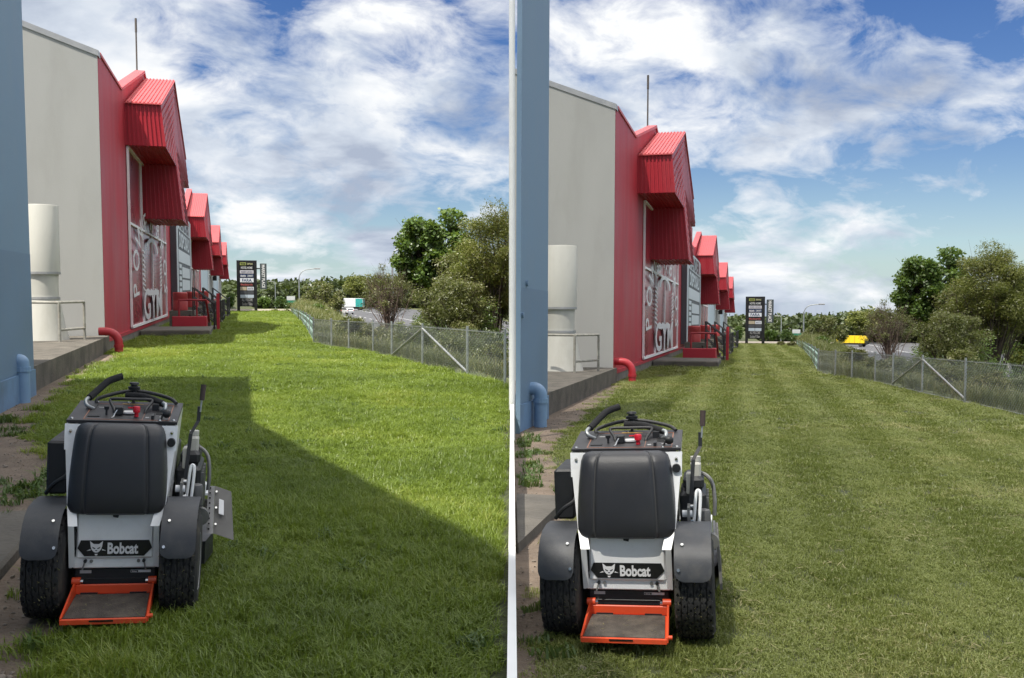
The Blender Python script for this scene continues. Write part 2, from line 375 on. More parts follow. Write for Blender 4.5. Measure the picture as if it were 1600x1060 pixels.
for Y in YARDS:
    rows = np.concatenate([np.linspace(-8, 80, 60), np.linspace(84, 430, 40)])
    V, F = [], []
    for yy in rows:
        xf = float(np.interp(yy, Y.fy, Y.fx))
        X = np.concatenate([np.linspace(-16, xf, 26), xf + 0.25 + np.array([0.05, .6, 1.2, 2, 3, 4, 5, 6, 7, 8, 9.2, 12, 20, 32, 50, 75, 110, 160])])
        s = Y.seam(yy)
        X = np.minimum(X, s) if Y is YL else np.maximum(X, s)
        Z = terr_z(Y, X, np.full_like(X, yy))
        V += [(x, yy, z) for x, z in zip(X, Z)]
    nc = 26 + 18
    for i in range(len(rows) - 1):
        for j in range(nc - 1):
            a = i * nc + j
            if abs(V[a][0] - V[a+1][0]) < 1e-6 and abs(V[a+nc][0] - V[a+nc+1][0]) < 1e-6: continue
            F.append((a, a + 1, a + nc + 1, a + nc, j))
    lw = MB(); lw.v = V; lw.f = [f[:4] for f in F if f[4] < 25 and V[f[0]][1] < 80]
    bk = MB(); bk.v = V; bk.f = [f[:4] for f in F if not (f[4] < 25 and V[f[0]][1] < 80)]
    struct('lawn_ground', lw, LAWNSOIL, Y); struct('bank_terrain', bk, BANKSOIL, Y, smooth=True)
    # bare soil strip beside the wall, 6 mm above the lawn sheet
    m = MB(); yy = np.linspace(Y.dy[0] - 3, Y.Yc + 3, 120); prev = None
    rr = np.random.RandomState(3)
    for i, v in enumerate(yy):
        xr = float(np.interp(v, Y.dy, Y.dx)) + rr.uniform(-.06, .06)
        xl = -9.0 if Y is YL else max(-9.0, Y.seam(v) + 0.02)
        if xl > xr: xr = xl + .001
        m.v += [(xl, v, 0.006), (xr, v, 0.006)]
        if i: m.f.append((2*i-2, 2*i-1, 2*i+1, 2*i))
    struct('soil', m, SOIL, Y)
    # concrete path slab
    m = MB()
    if Y is YL: m.rbox(-3.3, Y.slabX, 2.0, Y.ground(33, 815).y, -0.1, 0.085, 0.02)
    else:
        y1 = 8.7; xl = lambda v: Y.seam(v) + 0.05
        pts = [(xl(6.75), 6.75), (Y.slabX, 6.75), (Y.slabX, y1), (xl(y1), y1)]
        m.prism(pts, 'Z', -0.1, 0.085)
    struct('concrete_path', m, mat('dirty_path_concrete', (.105, .095, .08), .95, .25, 3, .5, 25, dirt=(.05, .044, .034, .7), dscale=2.2), Y)
    # driveway behind the sign, road below the bank
    m = MB(); yv = Y.ground(420, 486).y
    x0, x1 = -3.0, float(np.interp(yv, Y.fy, Y.fx)) + 2
    m.add([(x0, yv - 3, .02), (x1, yv - 3, .02), (x1 + 1, yv + 5, .02), (x0, yv + 5, .02)], [(0, 1, 2, 3)])
    struct('driveway', m, mat('pale_driveway', (0.33, 0.29, 0.24), 0.95, 0.15, 0.8), Y)
    m = MB(); rx = lambda v, o: 13.5 + o + max(0, (130 - v)) * 0.05
    L = []
    for v in np.linspace(20, 425, 40):
        a, b = rx(v, 0), rx(v, 34)
        if Y is YL: a, b = min(a, Y.seam(v)), min(b, Y.seam(v))
        L.append((a, b, v))
    for i, (a, b, v) in enumerate(L):
        m.v += [(a, v, -4.22), (b, v, -4.22)]
        if i: m.f.append((2*i-2, 2*i-1, 2*i+1, 2*i))
    struct('road', m, ASPH, Y)
    mk = MB()
    for off in (3.2, 10.4, 17.0):
        for v in np.arange(90, 400, 9.0):
            x = rx(v, off)
            if Y is YL and x > Y.seam(v) - .5: continue
            ln = 9.0 if off != 10.4 else 3.5
            x2 = rx(v + ln, off)
            mk.add([(x, v, -4.21), (x + .16, v, -4.21), (x2 + .16, v + ln, -4.21), (x2, v + ln, -4.21)], [(0, 1, 2, 3)])
    struct('road_markings', mk, WHITEP, Y)
_A = np.array([[math.sin(Y.yaw), math.cos(Y.yaw)] for Y in YARDS]); ga, gb = np.linalg.solve(_A, [math.tan(Y.tilt) for Y in YARDS])
m = MB(); m.add([(x, y, ga * x + gb * y - 14) for x, y in ((-2500, -200), (2500, -200), (2500, 3500), (-2500, 3500))], [(0, 1, 2, 3)])
struct('ground', m, BANKSOIL, None)
# lower part of the white divider strip, shaped as a low edging
m = MB(); y0, y1 = 2.4, 13.4
zt = math.tan(YL.tilt)
m.hexa([(-.021, y0, -.5), (.021, y0, -.5), (.021, y1, -.5), (-.021, y1, -.5),
        (-.021, y0, y0*zt + .085), (.021, y0, y0*zt + .085), (.021, y1, y1*zt + .09), (-.021, y1, y1*zt + .09)])
struct('divider_kerb', m, WHITEP, None)

# ------------------------------------------------------------------ buildings
def bar_on_wall(mb, X, y0, z0, y1, z1, wdt, dep):
    d = Vector((0, y1 - y0, z1 - z0)).normalized(); n = Vector((0, -d.z, d.y)) * wdt / 2
    a, b = Vector((X, y0, z0)), Vector((X, y1, z1)); e = Vector((dep, 0, 0))
    mb.hexa([a - n, b - n, b - n + e, a - n + e, a + n, b + n, b + n + e, a + n + e])
def arc_word(word, m, parent, off, X, yc, zc, rad, ky, a0, a1, size):
    """letters round an arch, drawn on a circle and stretched along the wall by ky"""
    for i, ch in enumerate(word):
        a = R(a0 + (a1 - a0) * i / (len(word) - 1)); me = text_mesh(ch, size, 0.008)
        me.transform(frame_right(X, yc, zc) @ Matrix.Diagonal((ky, 1, 1, 1)) @ Matrix.Translation((rad * math.cos(a), rad * math.sin(a), 0)) @ Matrix.Rotation(a - math.pi/2, 4, 'Z'))
        me.materials.append(m); part('letter', me, m, parent, off)
def red_building(Y):
    Xr, Yc = Y.Xr, Y.Yc; base = Vector((Xr, Yc, 0)); s = Y.side
    W = lambda px, py: Y.atX(px, py, Xr)
    t = thing('red_building', Y, base, f'long red and grey shop building with four jutting gable bays in the {s} half', 'building')
    ztop = W(152, 84).z; ztop = Y.atY(150, 82, Yc).z
    b1 = W(195, 190).y
    # gable bay profile along Y, heights measured in the photograph
    y1 = W(195, 200).y
    Xo = Y.atY(250, 164, y1).x                       # outer face
    yr = Y.atX(271, 128, Xo).y; y4 = 2 * yr - y1; yA, yB = y1 + (yr - y1) * 0.72, y4 - (yr - y1) * 0.70
    zr = Y.atX(271, 128, Xo).z; zt = Y.atY(250, 164, y1).z; zb = Y.atY(252, 229, y1).z; zs = Y.atY(278, 343, yA).z
    Lb = y4 - y1
    # the other bays: at the pixels where the photograph shows them
    ridge = [yr] + [Y.atX(p, 304, Xo).y for p in (323, 342, 352)]
    dz = [0.0] + [Y.atX(px, py, Xo).z - zr for px, py in ((323, 304), (342, 351), (352, 376))]
    yend = ridge[3] + Lb * 0.9
    ystep = ridge[1] - Lb * 0.85
    z2 = ztop + dz[1]
    # wall with gable peaks
    prof = [(Yc + .03, 0.0), (Yc + .03, ztop), (yr - Lb * .56, ztop), (yr, zr + .25), (yr + Lb * .56, ztop), (ystep, ztop), (ystep, 0.0)]
    part('wall', MB().prism(prof, 'X', Xr - .25, Xr), RED, t, base)
    prof = [(ystep + .01, 0.0), (ystep + .01, z2)]
    for k in (1, 2, 3): prof += [(ridge[k] - Lb * .56, z2), (ridge[k], zr + dz[k] + .25), (ridge[k] + Lb * .56, z2)]
    prof += [(yend, z2), (yend, 0.0)]
    part('wall', MB().prism(prof, 'X', Xr - .27, Xr - .02), RED, t, base)
    # grey end wall
    zl = Y.atY(25, 32, Yc); sl = (zl.z - ztop) / (zl.x - Xr)
    xL = -13.0 if Y is YL else Y.seam(Yc) + .05
    zz = lambda x: ztop + sl * (x - Xr)
    part('end_wall', MB().prism([(xL, 0), (Xr - .004, 0), (Xr - .004, zz(Xr - .004)), (xL, zz(xL))], 'Y', Yc - .012, Yc + .026), GREYWALL, t, base)
    f = MB(); f.hexa([(xL, Yc - .04, zz(xL) - .10), (Xr + .03, Yc - .04, zz(Xr) - .10), (Xr + .03, Yc + .3, zz(Xr) - .10), (xL, Yc + .3, zz(xL) - .10),
                      (xL, Yc - .04, zz(xL) + .05), (Xr + .03, Yc - .04, zz(Xr) + .05), (Xr + .03, Yc + .3, zz(Xr) + .05), (xL, Yc + .3, zz(xL) + .05)])
    part('flashing', f, FLASH, t, base)
    f = MB(); f.box(Xr - .28, Xr + .04, Yc + .31, yr - Lb * .56, ztop - .005, ztop + .07); part('flashing', f, REDROOF, t, base)
    for k, z0 in ((0, ztop), (1, z2), (2, z2), (3, z2)):
        yk, zk = ridge[k], zr + dz[k] + .25
        m = MB(); q = [(yk - Lb * .56, z0), (yk, zk), (yk + Lb * .56, z0)]
        m.prism([(q[0][0], q[0][1]), q[1], q[2], (q[2][0], q[2][1] + .09), (yk, zk + .11), (q[0][0], q[0][1] + .09)], 'X', Xr - .3, Xr + .05)
        part('parapet_capping', m, REDROOF, t, base)
    # roof slab behind the parapet
    if Y is YL: rf = [(-13, Yc + .3), (Xr - .3, Yc + .3), (Xr - .3, yend), (-13, yend)]
    else: rf = [(Y.seam(Yc) + .1, Yc + .3), (Xr - .3, Yc + .3), (Xr - .3, yend), (max(-24, Y.seam(yend) + .1), yend)]
    part('roof', MB().prism(rf, 'Z', z2 - .75, z2 - .55), FLASH, t, base)
    # plinth course at the foot of the red wall
    m = MB(); m.box(Xr + .003, Xr + .06, Yc + .1, yend, 0.0, 0.24); part('plinth', m, CONC, t, base)
    m = MB(); m.box(Xr + .003, Xr + .075, Yc - .02, yend, 0.243, 0.34); part('plinth_trim', m, RED, t, base)
    # gable bays
    for k in range(4):
        d0 = ridge[k] - yr; e = dz[k]
        P = lambda y, z: (y + d0, z + e)
        xo = lambda z: Xo + max(0, (zt - z)) * 0.10
        pr = [(y1, zb), (y1, zt), (yr, zr), (y4, zt), (y4, zb), (yB, zb), (yB, zs), (yA, zs), (yA, zb)]
        m = MB(); o = len(m.v)
        inner = [(Xr, *P(y, z)) for y, z in pr]; outer = [(xo(z), *P(y, z)) for y, z in pr]
        n = len(pr); m.v += inner + outer
        for i in range(n): m.f.append((i, (i + 1) % n, n + (i + 1) % n, n + i))
        # two side polygons split into house and stem
        for q in (0, n): m.f += [(q + 0, q + 1, q + 2, q + 3, q + 4), (q + 8, q + 5, q + 6, q + 7), ]
        bay = part('gable_bay', m, REDCLAD, t, base)
        # ribs on the near-facing sheets
        rb = MB(); nr = 9
        for i in range(nr + 1):
            u = i / nr
            for (ya, za, yb_, zb_), dirn in (((y1, zb, y1, zt), 'f'), ((yA, zs, yA, zb), 'f')):
                xa, xb = Xr + (xo(za) - Xr) * u, Xr + (xo(zb_) - Xr) * u
                pa, pb = P(ya, za), P(yb_, zb_)
                rb.hexa([(xa - .025, pa[0] - .035, pa[1]), (xa + .025, pa[0] - .035, pa[1]), (xa + .025, pa[0] + .01, pa[1]), (xa - .025, pa[0] + .01, pa[1]),
                         (xb - .025, pb[0] - .035, pb[1]), (xb + .025, pb[0] - .035, pb[1]), (xb + .025, pb[0] + .01, pb[1]), (xb - .025, pb[0] + .01, pb[1])])
            # soffit ribs
            x_ = Xr + (xo(zb) - Xr) * u; pa, pb = P(y1 + .02, zb), P(yA, zb)
            rb.box(x_ - .02, x_ + .02, pa[0], pb[0], pa[1] - .03, pa[1] + .01)
            x_ = Xr + (xo(zs) - Xr) * u; pa, pb = P(yA, zs), P(yB, zs)
            rb.box(x_ - .02, x_ + .02, pa[0], pb[0], pa[1] - .03, pa[1] + .01)
        # raked ribs on the outer face, parallel to the roof slopes
        sl_ = (zr - zt) / (yr - y1)
        for j in range(1, 22):
            for sgn in (-1, 1):
                seg = []
                for i in range(61):
                    yy = yr + sgn * (yr - y1) * i / 60; z_ = zr - sl_ * abs(yy - yr) - j * .27
                    lo = zs if yA <= yy <= yB else zb
                    if z_ >= lo: seg.append((yy, z_))
                if len(seg) > 2:
                    a, b = seg[0], seg[-1]; pa, pb = P(*a), P(*b); xa, xb = xo(a[1]), xo(b[1]); h = .022
                    rb.hexa([(xa, pa[0], pa[1] - h), (xb, pb[0], pb[1] - h), (xb + .03, pb[0], pb[1] - h), (xa + .03, pa[0], pa[1] - h),
                             (xa, pa[0], pa[1] + h), (xb, pb[0], pb[1] + h), (xb + .03, pb[0], pb[1] + h), (xa + .03, pa[0], pa[1] + h)])
        part('cladding_rib', rb, REDCLAD, bay, base, kind='stuff')
        for sg in (-1, 1):
            ye = yr + sg * (yr - y1)
            p0, p1 = P(ye - (-sg) * -.0, zt), P(yr, zr)
            m = MB(); lift = .03
            a, b = P(ye + sg * .10, zt - .03), P(yr, zr)
            m.hexa([(Xr + .05, a[0], a[1] + .012), (Xo + .06, a[0], a[1] + .012), (Xo + .06, b[0], b[1] + .012), (Xr + .05, b[0], b[1] + .012),
                    (Xr + .05, a[0], a[1] + .05), (Xo + .06, a[0], a[1] + .05), (Xo + .06, b[0], b[1] + .05), (Xr + .05, b[0], b[1] + .05)])
            for i in range(9):
                x_ = Xr + .06 + (Xo - Xr) * (i + .5) / 9
                m.hexa([(x_ - .02, a[0], a[1] + .051), (x_ + .02, a[0], a[1] + .051), (x_ + .02, b[0], b[1] + .051), (x_ - .02, b[0], b[1] + .051),
                        (x_ - .02, a[0], a[1] + .085), (x_ + .02, a[0], a[1] + .085), (x_ + .02, b[0], b[1] + .085), (x_ - .02, b[0], b[1] + .085)])
            part('roof_sheet', m, REDROOF, bay, base)
        # shop window under the bay
        wy0, wy1 = W(202, 450).y + d0, W(258, 450).y + d0; wz1 = zb + e - .05; wz0 = .42
        if k > 0: wz1 = min(wz1, z2 - .8)
        wn = part('window', MB().box(Xr + .004, Xr + .02, wy0, wy1, wz0, wz1), PINKGLASS if k < 2 else GLASS, t, base)
        fr = MB(); hw = wy1 - wy0
        for u in (0.0, .27, .52, .80, 1.0): bar_on_wall(fr, Xr + .021, wy0 + hw * u, wz0, wy0 + hw * u, wz1, .075, .07)
        for zz_ in (wz0, wz0 + (wz1 - wz0) * .58, wz1): bar_on_wall(fr, Xr + .022, wy0, zz_, wy1, zz_, .08, .085)
        part('window_frame', fr, WHITEP, wn, base)
        if k == 0:
            yc = wy0 + hw * .5; zc = wz0 + 1.55
            arc_word('POWERBROS', DECALW, wn, base, Xr + .112, yc, zc, 2.35, hw * .43 / 2.35, 188, -8, .98)
            me = text_mesh('GYM', 1.6, .02, width=hw * .52); me.transform(frame_right(Xr + .112, yc, wz0 + .68)); me.materials.append(DECALW); part('lettering', me, DECALW, wn, base)
            # wreath and dumb-bell like emblem between the letters
            for sgn in (-1, 1):
                for j in range(9):
                    a = MB(); yy = yc + sgn * hw * .25; z_ = zc - .35 + j * .17
                    a.prism([(yy - sgn * .55, z_ - .05), (yy + sgn * .45, z_ + .06), (yy + sgn * .5, z_ + .13), (yy - sgn * .5, z_ + .03)], 'X', Xr + .112, Xr + .118)
                    part('wreath_leaf', a, DECALW, wn, base)
            a = MB(); pts = []
            for i in range(17):
                an = math.pi * i / 16; pts.append((yc + hw * .17 * math.cos(an), zc + 1.15 + .55 * math.sin(an)))
            inner = [(yc + (p[0] - yc) * .78, zc + 1.15 + (p[1] - zc - 1.15) * .7) for p in reversed(pts)]
            for i in range(16):
                o = len(a.v); qd = [pts[i], pts[i+1], inner[15 - i], inner[16 - i]]
                a.prism(qd, 'X', Xr + .112, Xr + .117)
            a.box(Xr + .112, Xr + .117, yc - .12, yc + .12, zc - .4, zc + 1.1)
            a.box(Xr + .112, Xr + .117, yc - hw * .17, yc + hw * .17, zc - .55, zc - .35)
            part('emblem', a, DECALW, wn, base)
    # pale blue fronts of the far shops
    m = MB(); m.box(Xr - .015, Xr - .008, ridge[1] + Lb * 1.02, yend - .5, .36, z2 - 1.6)
    part('pale_front', m, mat('pale_blue_paint', (0.55, 0.64, 0.70), .6, .06, 2), t, base)
    m = MB(); yy = ridge[2] + Lb * .55; m.box(Xr + .03, Xr + .5, yy, yy + .2, 2.6, 4.2); part('blade_sign', m, BLACKP, t, base)
    # mast on the roof
    mb = W(213, 112); top = Y.atY(212, 29, mb.y)
    b2 = Vector((Xr - .5, mb.y * 1.0, z2 - .55)); mm = MB()
    tp = Y.atX(212, 29, Xr - .5)
    mm.tube([(Xr - .5, tp.y, z2 - .56), (Xr - .5, tp.y, tp.z - .5)], .032, 8); mm.tube([(Xr - .5, tp.y, tp.z - .55), (Xr - .5, tp.y, tp.z)], .045, 8)
    r = thing('antenna_mast', Y, (Xr - .5, tp.y, z2 - .55), f'thin dark antenna mast above the first red gable in the {s} half', 'mast')
    part('pole', mm, mat('weathered_mast', (.10, .09, .08), .8), r, (Xr - .5, tp.y, z2 - .55), True)
    part('bracket', MB().box(Xr - .6, Xr - .4, tp.y - .1, tp.y + .1, z2 - .55, z2 - .45), METAL, r, (Xr - .5, tp.y, z2 - .55))
    # banner on the wall between the first two bays
    by0, by1 = W(266, 400).y, W(290, 400).y; bz1 = Y.atX(284, 350, Xr).z; bz0 = .5
    bz1 = min(bz1 + .3, z2 - .2)
    bb = Vector((Xr, (by0 + by1) / 2, bz0))
    bt = thing('banner_sign', Y, bb, f'tall dark grey TENDER DISPOSALS sign on the red wall in the {s} half', 'sign')
    part('panel', MB().box(Xr + .01, Xr + .30, by0, by1, bz0, bz1), mat('sign_charcoal', (.07, .075, .085), .5, .08, 1), bt, bb)
    LG = mat('sign_pale_grey', (.62, .67, .70), .5, .04, 1)
    hw = by1 - by0; H = bz1 - bz0; X = Xr + .304
    m = MB(); 
    part('sign_border', MB().box(X, X + .03, by0 + .1, by0 + .1 + hw * .06, bz0 + .1, bz1 - .1), LG, bt, bb)
    part('sign_border', MB().box(X, X + .03, by1 - .1 - hw * .04, by1 - .1, bz0 + .1, bz1 - .1), LG, bt, bb)
    for u0, u1 in ((.80, .985), (.48, .60)):
        part('sign_stripe', MB().prism([(by0 + hw*.11, bz0 + H*u0), (by1 - hw*.08, bz0 + H*u0), (by1 - hw*.08, bz0 + H*u1), (by0 + hw*.11, bz0 + H*u1)], 'X', X, X + .02), LG, bt, bb)
    for wd, zc, c, h in (('TENDER', .89, DECALB, .155), ('DISPOSALS', .70, LG, .15)):
        me = text_mesh(wd, H * h * 1.35, .03, width=hw * .72); me.transform(frame_right(X + .03, (by0+by1)/2, bz0 + H*zc)); me.materials.append(c); part('lettering', me, c, bt, bb)
    for i, (u0, u1) in enumerate(((.33, .44), (.20, .31))):
        part('sign_block', MB().box(X, X + .02, by0 + hw*.32, by1 - hw*.12, bz0 + H*u0, bz0 + H*u1), LG, bt, bb)
    for i in range(6):
        part('sign_line', MB().box(X, X + .02, by0 + hw*.14, by0 + hw*.28, bz0 + H*(.12 + .06*i), bz0 + H*(.12 + .06*i + .04)), LG, bt, bb)
    part('sign_stripe', MB().prism([(by0 + hw*.11, bz0 + H*.02), (by1 - hw*.06, bz0 + H*.12), (by1 - hw*.06, bz0 + H*.17), (by0 + hw*.11, bz0 + H*.07)], 'X', X, X + .02), LG, bt, bb)
    Y.ridge, Y.Lb = ridge, Lb
def blue_building(Y):
    Xb, Yb = Y.Xb, Y.Yb; s = Y.side
    if Y is YL:
        base = Vector((Xb, Yb, 0)); t = thing('blue_building', Y, base, 'blue painted block building at the far left edge beside the uncut lawn', 'building')
        prof = [(-8, 0), (Yb, 0), (Yb, 8.0), (10.2, 8.0), (2.0, 11.8), (-8, 11.8)]
        part('wall', MB().prism(prof, 'X', -13, Xb), BLUEWALL, t, base)
        y0 = -8
    else:
        y0 = Xb / math.tan(-Y.yaw) + .02
        base = Vector((Xb, Yb, 0)); t = thing('blue_building', Y, base, 'blue painted block wall beside the white divider strip left of the mown lawn', 'building')
        part('wall', MB().prism([(Xb, y0 + .22), (Xb, Yb), (Y.seam(Yb) + .08, Yb), (Y.seam(y0) + .08, y0 + .22)], 'Z', -.2, 8.6), BLUEWALL, t, base)
    m = MB(); m.box(Xb + .003, Xb + .03, y0 + .3, Yb - .01, 0, .42); part('base_course', m, mat('blue_base_paint', (.135, .235, .38), .55, .1, 2, .2, 20, dirt=(.10, .14, .2, .6)), t, base)
    m = MB(); m.box(Xb + .002, Xb + .006, y0 + .3, Yb - .012, .44, Y.atX(30, 395, Xb).z); part('repainted_band', m, mat('blue_repaint', (.14, .22, .325), .6, .07, 1.2, .12, 30), t, base)
    if Y is YR:
        for v, z in ((y0 + .9, 2.3), (y0 + .6, 1.8)):
            part('wall_bolt', MB().lathe([(0.0, .0), (.05, .0), (.05, .03), (.0, .035)], 'X', (Xb + .004, v, z), 10), BLUEWALL, t, base)
def elbow(Y, px, py, Xw, m, label, rad, zt):
    g = Y.ground(px, py); base = Vector((g.x, g.y, 0))
    r = thing('downpipe', Y, base, label, 'pipe')
    pts = [(Xw - .02, g.y, zt), (Xw + (g.x - Xw) * .35, g.y, zt)]
    for i in range(7):
        a = math.pi / 2 * i / 6; rr = (g.x - Xw) * .65
        pts.append((Xw + (g.x - Xw) * .35 + rr * math.sin(a), g.y, zt - rr * (1 - math.cos(a))))
    pts.append((g.x, g.y, -.03))
    part('pipe', MB().tube(pts, rad, 16), m, r, base, True)
    part('collar', MB().lathe([(rad * 1.02, .0), (rad * 1.16, .0), (rad * 1.16, .07), (rad * 1.02, .07)], 'Z', (g.x, g.y, zt - (g.x - Xw) * .65 - .12), 16), m, r, base)
for Y in YARDS:
    red_building(Y); blue_building(Y)
    s = Y.side; Xr, Yc, Xb, Yb = Y.Xr, Y.Yc, Y.Xb, Y.Yb
    elbow(Y, 36, 630, Xb, mat('blue_pipe_paint', (.20, .32, .48), .35, .05, 5), f'blue drain pipe elbow on the blue wall in the {s} half', .105, .62)
    elbow(Y, 186, 553, Xr + .02, mat('red_pipe_paint', (.45, .03, .04), .4, .05, 5), f'red drain pipe elbow at the corner of the red wall in the {s} half', .105, .58)
    # concrete plinth in the recess
    a = Y.atX(60, 568, Xb - .08); xl = -9.0 if Y is YL else None
    if Y is YL: pl = [(-9, Yb - .6), (Xb - .08, Yb - .1), (Xr + .12, Yc - .12), (-9, Yc - .12)]
    else: pl = [(Y.seam(Yb) + .12, Yb + .05), (Xb - .08, Yb + .05), (Xr + .12, Yc - .12), (Y.seam(Yc - .12) + .12, Yc - .12)]
    struct('concrete_plinth', MB().prism(pl, 'Z', -.05, .42), mat('weathered_plinth_concrete', (.105, .093, .076), .95, .35, 2.5, .6, 20, dirt=(.04, .038, .028, .85), dscale=1.6), Y)
    # big white duct
    yd = Yc - 2.0; c = Y.atY(68, 440, yd); k = yd / 1500
    rad = abs(Y.atY(95, 440, yd).x - Y.atY(41, 440, yd).x) / 2
    zt_, zm, zb_ = Y.atY(68, 321, yd).z, Y.atY(68, 427, yd).z, .42
    base = Vector((c.x, yd, .42)); t = thing('ventilation_duct', Y, base, f'large white round ventilation duct against the grey wall in the {s} half', 'duct')
    part('drum', MB().lathe([(rad*.96, zm), (rad, zm + .01), (rad, zt_ - .02), (rad*.97, zt_)], 'Z', (c.x, yd, 0), 32), OFFWHITE, t, base, True)
    part('neck', MB().lathe([(rad*.86, zm - .6), (rad*.88, zm - .02)], 'Z', (c.x, yd, 0), 32), OFFWHITE, t, base, True)
    part('flare', MB().lathe([(rad*1.42, .42), (rad*1.22, .75), (rad*.98, zm - .75), (rad*.90, zm - .6)], 'Z', (c.x, yd, 0), 32), OFFWHITE, t, base, True)
    part('band', MB().lathe([(rad*1.0, zm - .03), (rad*1.02, zm - .03), (rad*1.02, zm + .03), (rad*1.0, zm + .03)], 'Z', (c.x, yd, 0), 32), FLASH, t, base)
    part('band', MB().lathe([(rad*.87, zm - .64), (rad*.95, zm - .64), (rad*.95, zm - .58), (rad*.87, zm - .58)], 'Z', (c.x, yd, 0), 32), FLASH, t, base)
    # handrail
    y1_ = yd - 1.1; p0, p1 = Y.atY(92, 473, y1_), Y.atY(131, 473, y1_ + 1.2)
    base = Vector((p0.x, y1_, .42)); t = thing('handrail', Y, base, f'rusty grey steel handrail on the concrete plinth in the {s} half', 'handrail')
    RS = mat('rusty_rail', (.30, .29, .25), .7, .25, 9, dirt=(.20, .11, .06, .5), dscale=6)
    for p in ((p0.x, y1_), (p1.x, y1_ + 1.2)): part('post', MB().tube([(*p, .41), (*p, p0.z)], .032, 8), RS, t, base, True)
    for zz in (p0.z, .42 + (p0.z - .42) * .3): part('rail', MB().tube([(p0.x, y1_, zz), (p1.x, y1_ + 1.2, zz)], .030, 8), RS, t, base, True)
    part('rail', MB().tube([(p0.x, y1_, p0.z), (p0.x - .9, y1_ + .1, p0.z)], .030, 8), RS, t, base, True)
    # concrete landing, red planter wall, stairs
    A, B = Y.ground(232, 527), Y.ground(328, 527); xa, xb = Xr + .1, B.x
    ya = A.y
    base = Vector((xa, ya, 0)); t = thing('concrete_step', Y, base, f'low dark concrete landing slab below the gym window in the {s} half', 'step')
    part('slab', MB().rbox(xa, xb, ya, ya + 3.4, -.02, .24, .04), CONCDARK, t, base)
    xo = Y.atY(322, 500, ya + 3.2).x; zw = Y.atY(322, 496, ya + 3.2).z
    base = Vector((xo, ya + 3.5, 0)); t = thing('planter_wall', Y, base, f'low red rendered wall behind the concrete landing in the {s} half', 'wall')
    part('front', MB().rbox(Y.atY(268, 500, ya + 3.2).x, xo, ya + 3.45, ya + 3.7, 0, max(.62, zw), .02), RED, t, base)
    part('return', MB().rbox(xo - .22, xo - .002, ya + 3.705, ya + 5.6, 0, max(.62, zw) - .03, .02), RED, t, base)
    RR = mat('red_rail_paint', (.30, .02, .03), .5)
    zz = max(.62, zw)
    base = Vector((xo - .1, ya + 3.6, zz)); t = thing('handrail', Y, base, f'bent red tube handrail above the low red wall in the {s} half', 'handrail')
    hp = curve_pts([(xo - 1.0, ya + 3.6, zz), (xo - 1.0, ya + 3.6, zz + .55), (xo - .9, ya + 3.6, zz + .62), (xo - .1, ya + 3.6, zz + .62), (xo + .0, ya + 3.7, zz + .55), (xo + .05, ya + 5.2, zz - .3)], 4)
    part('rail', MB().tube(hp, .04, 8), RR, t, base, True)
    part('post', MB().tube([(xo - .35, ya + 3.6, zz), (xo - .35, ya + 3.6, zz + .6)], .03, 8), RR, t, base)
    for i, (px, py) in enumerate(((343, 517), (352, 507), (361, 497))):
        g = Y.ground(px, py); gy = g.y; x1 = g.x; x0 = Xr + .1
        base = Vector((x1, gy, 0)); nm = ('nearest', 'middle', 'farthest')[i]
        t = thing('staircase', Y, base, f'{nm} dark stair flight with black rails along the red shops in the {s} half', 'stairs')
        for j in range(5):
            part('tread', MB().box(x1 - .15 - .2 * (j + 1), x1 - .15 - .2 * j - .003, gy + .1, gy + 1.5, .16 * j, .16 * (j + 1)), CONCDARK, t, base)
        part('landing', MB().box(x1 - 1.15 - .75, x1 - 1.15 - .004, gy + .05, gy + 1.6, 0, .80), CONCDARK, t, base)
        for yy in (gy + .12, gy + 1.45):
            for j in (0, 2, 4):
                xx = x1 - .2 - .2 * j; part('post', MB().tube([(xx, yy, .16 * j), (xx, yy, .16 * j + 1.1)], .03, 6), RAIL, t, base)
            for h in (.35, .7, 1.08):
                part('rail', MB().tube([(x1 - .2, yy, h), (x1 - .2 - .8, yy, .64 + h)], .028, 6), RAIL, t, base)
        if i == 0: part('newel_post', MB().box(x1 - .1, x1 + .02, gy, gy + .12, 0, 1.5), RED, t, base)
        for j in range(10):
            part('baluster', MB().tube([(x1 - .15, gy + 1.6 + j * .55, 0), (x1 - .15, gy + 1.6 + j * .55, 1.15)], .022, 6), RAIL, t, base)
        for h in (.3, 1.13): part('rail', MB().tube([(x1 - .15, gy + 1.6, h), (x1 - .15, gy + 6.6, h)], .025, 6), RAIL, t, base)
        bx = x1 - 1.52
        solo('drum_bin', MB().lathe([(.27, .80), (.29, .82), (.29, 1.18), (.275, 1.2), (.29, 1.22), (.29, 1.5), (.25, 1.54)], 'Z', (bx, gy + .7, 0), 16), mat('red_drum', (.42, .05, .05), .5, .15, 5), Y,
             (bx, gy + .7, .8), f'red drum bin on the {nm} stair landing in the {s} half', 'bin', f'red drums on the landings', True)
# divider strip between the two halves, shaped as a white pipe
yw = 13.55
base = Vector((0, yw, 0))
t = bpy.data.objects.new('downpipe', None); col_.objects.link(t); t.location = base
tag(t, 'tall white pipe-shaped divider strip between the two halves at the corner of the blue wall', 'pipe')
part('pipe', MB().tube([(0, 0, -.35), (0, 0, 8.4)], .043, 14), WHITEP, t, None, True)

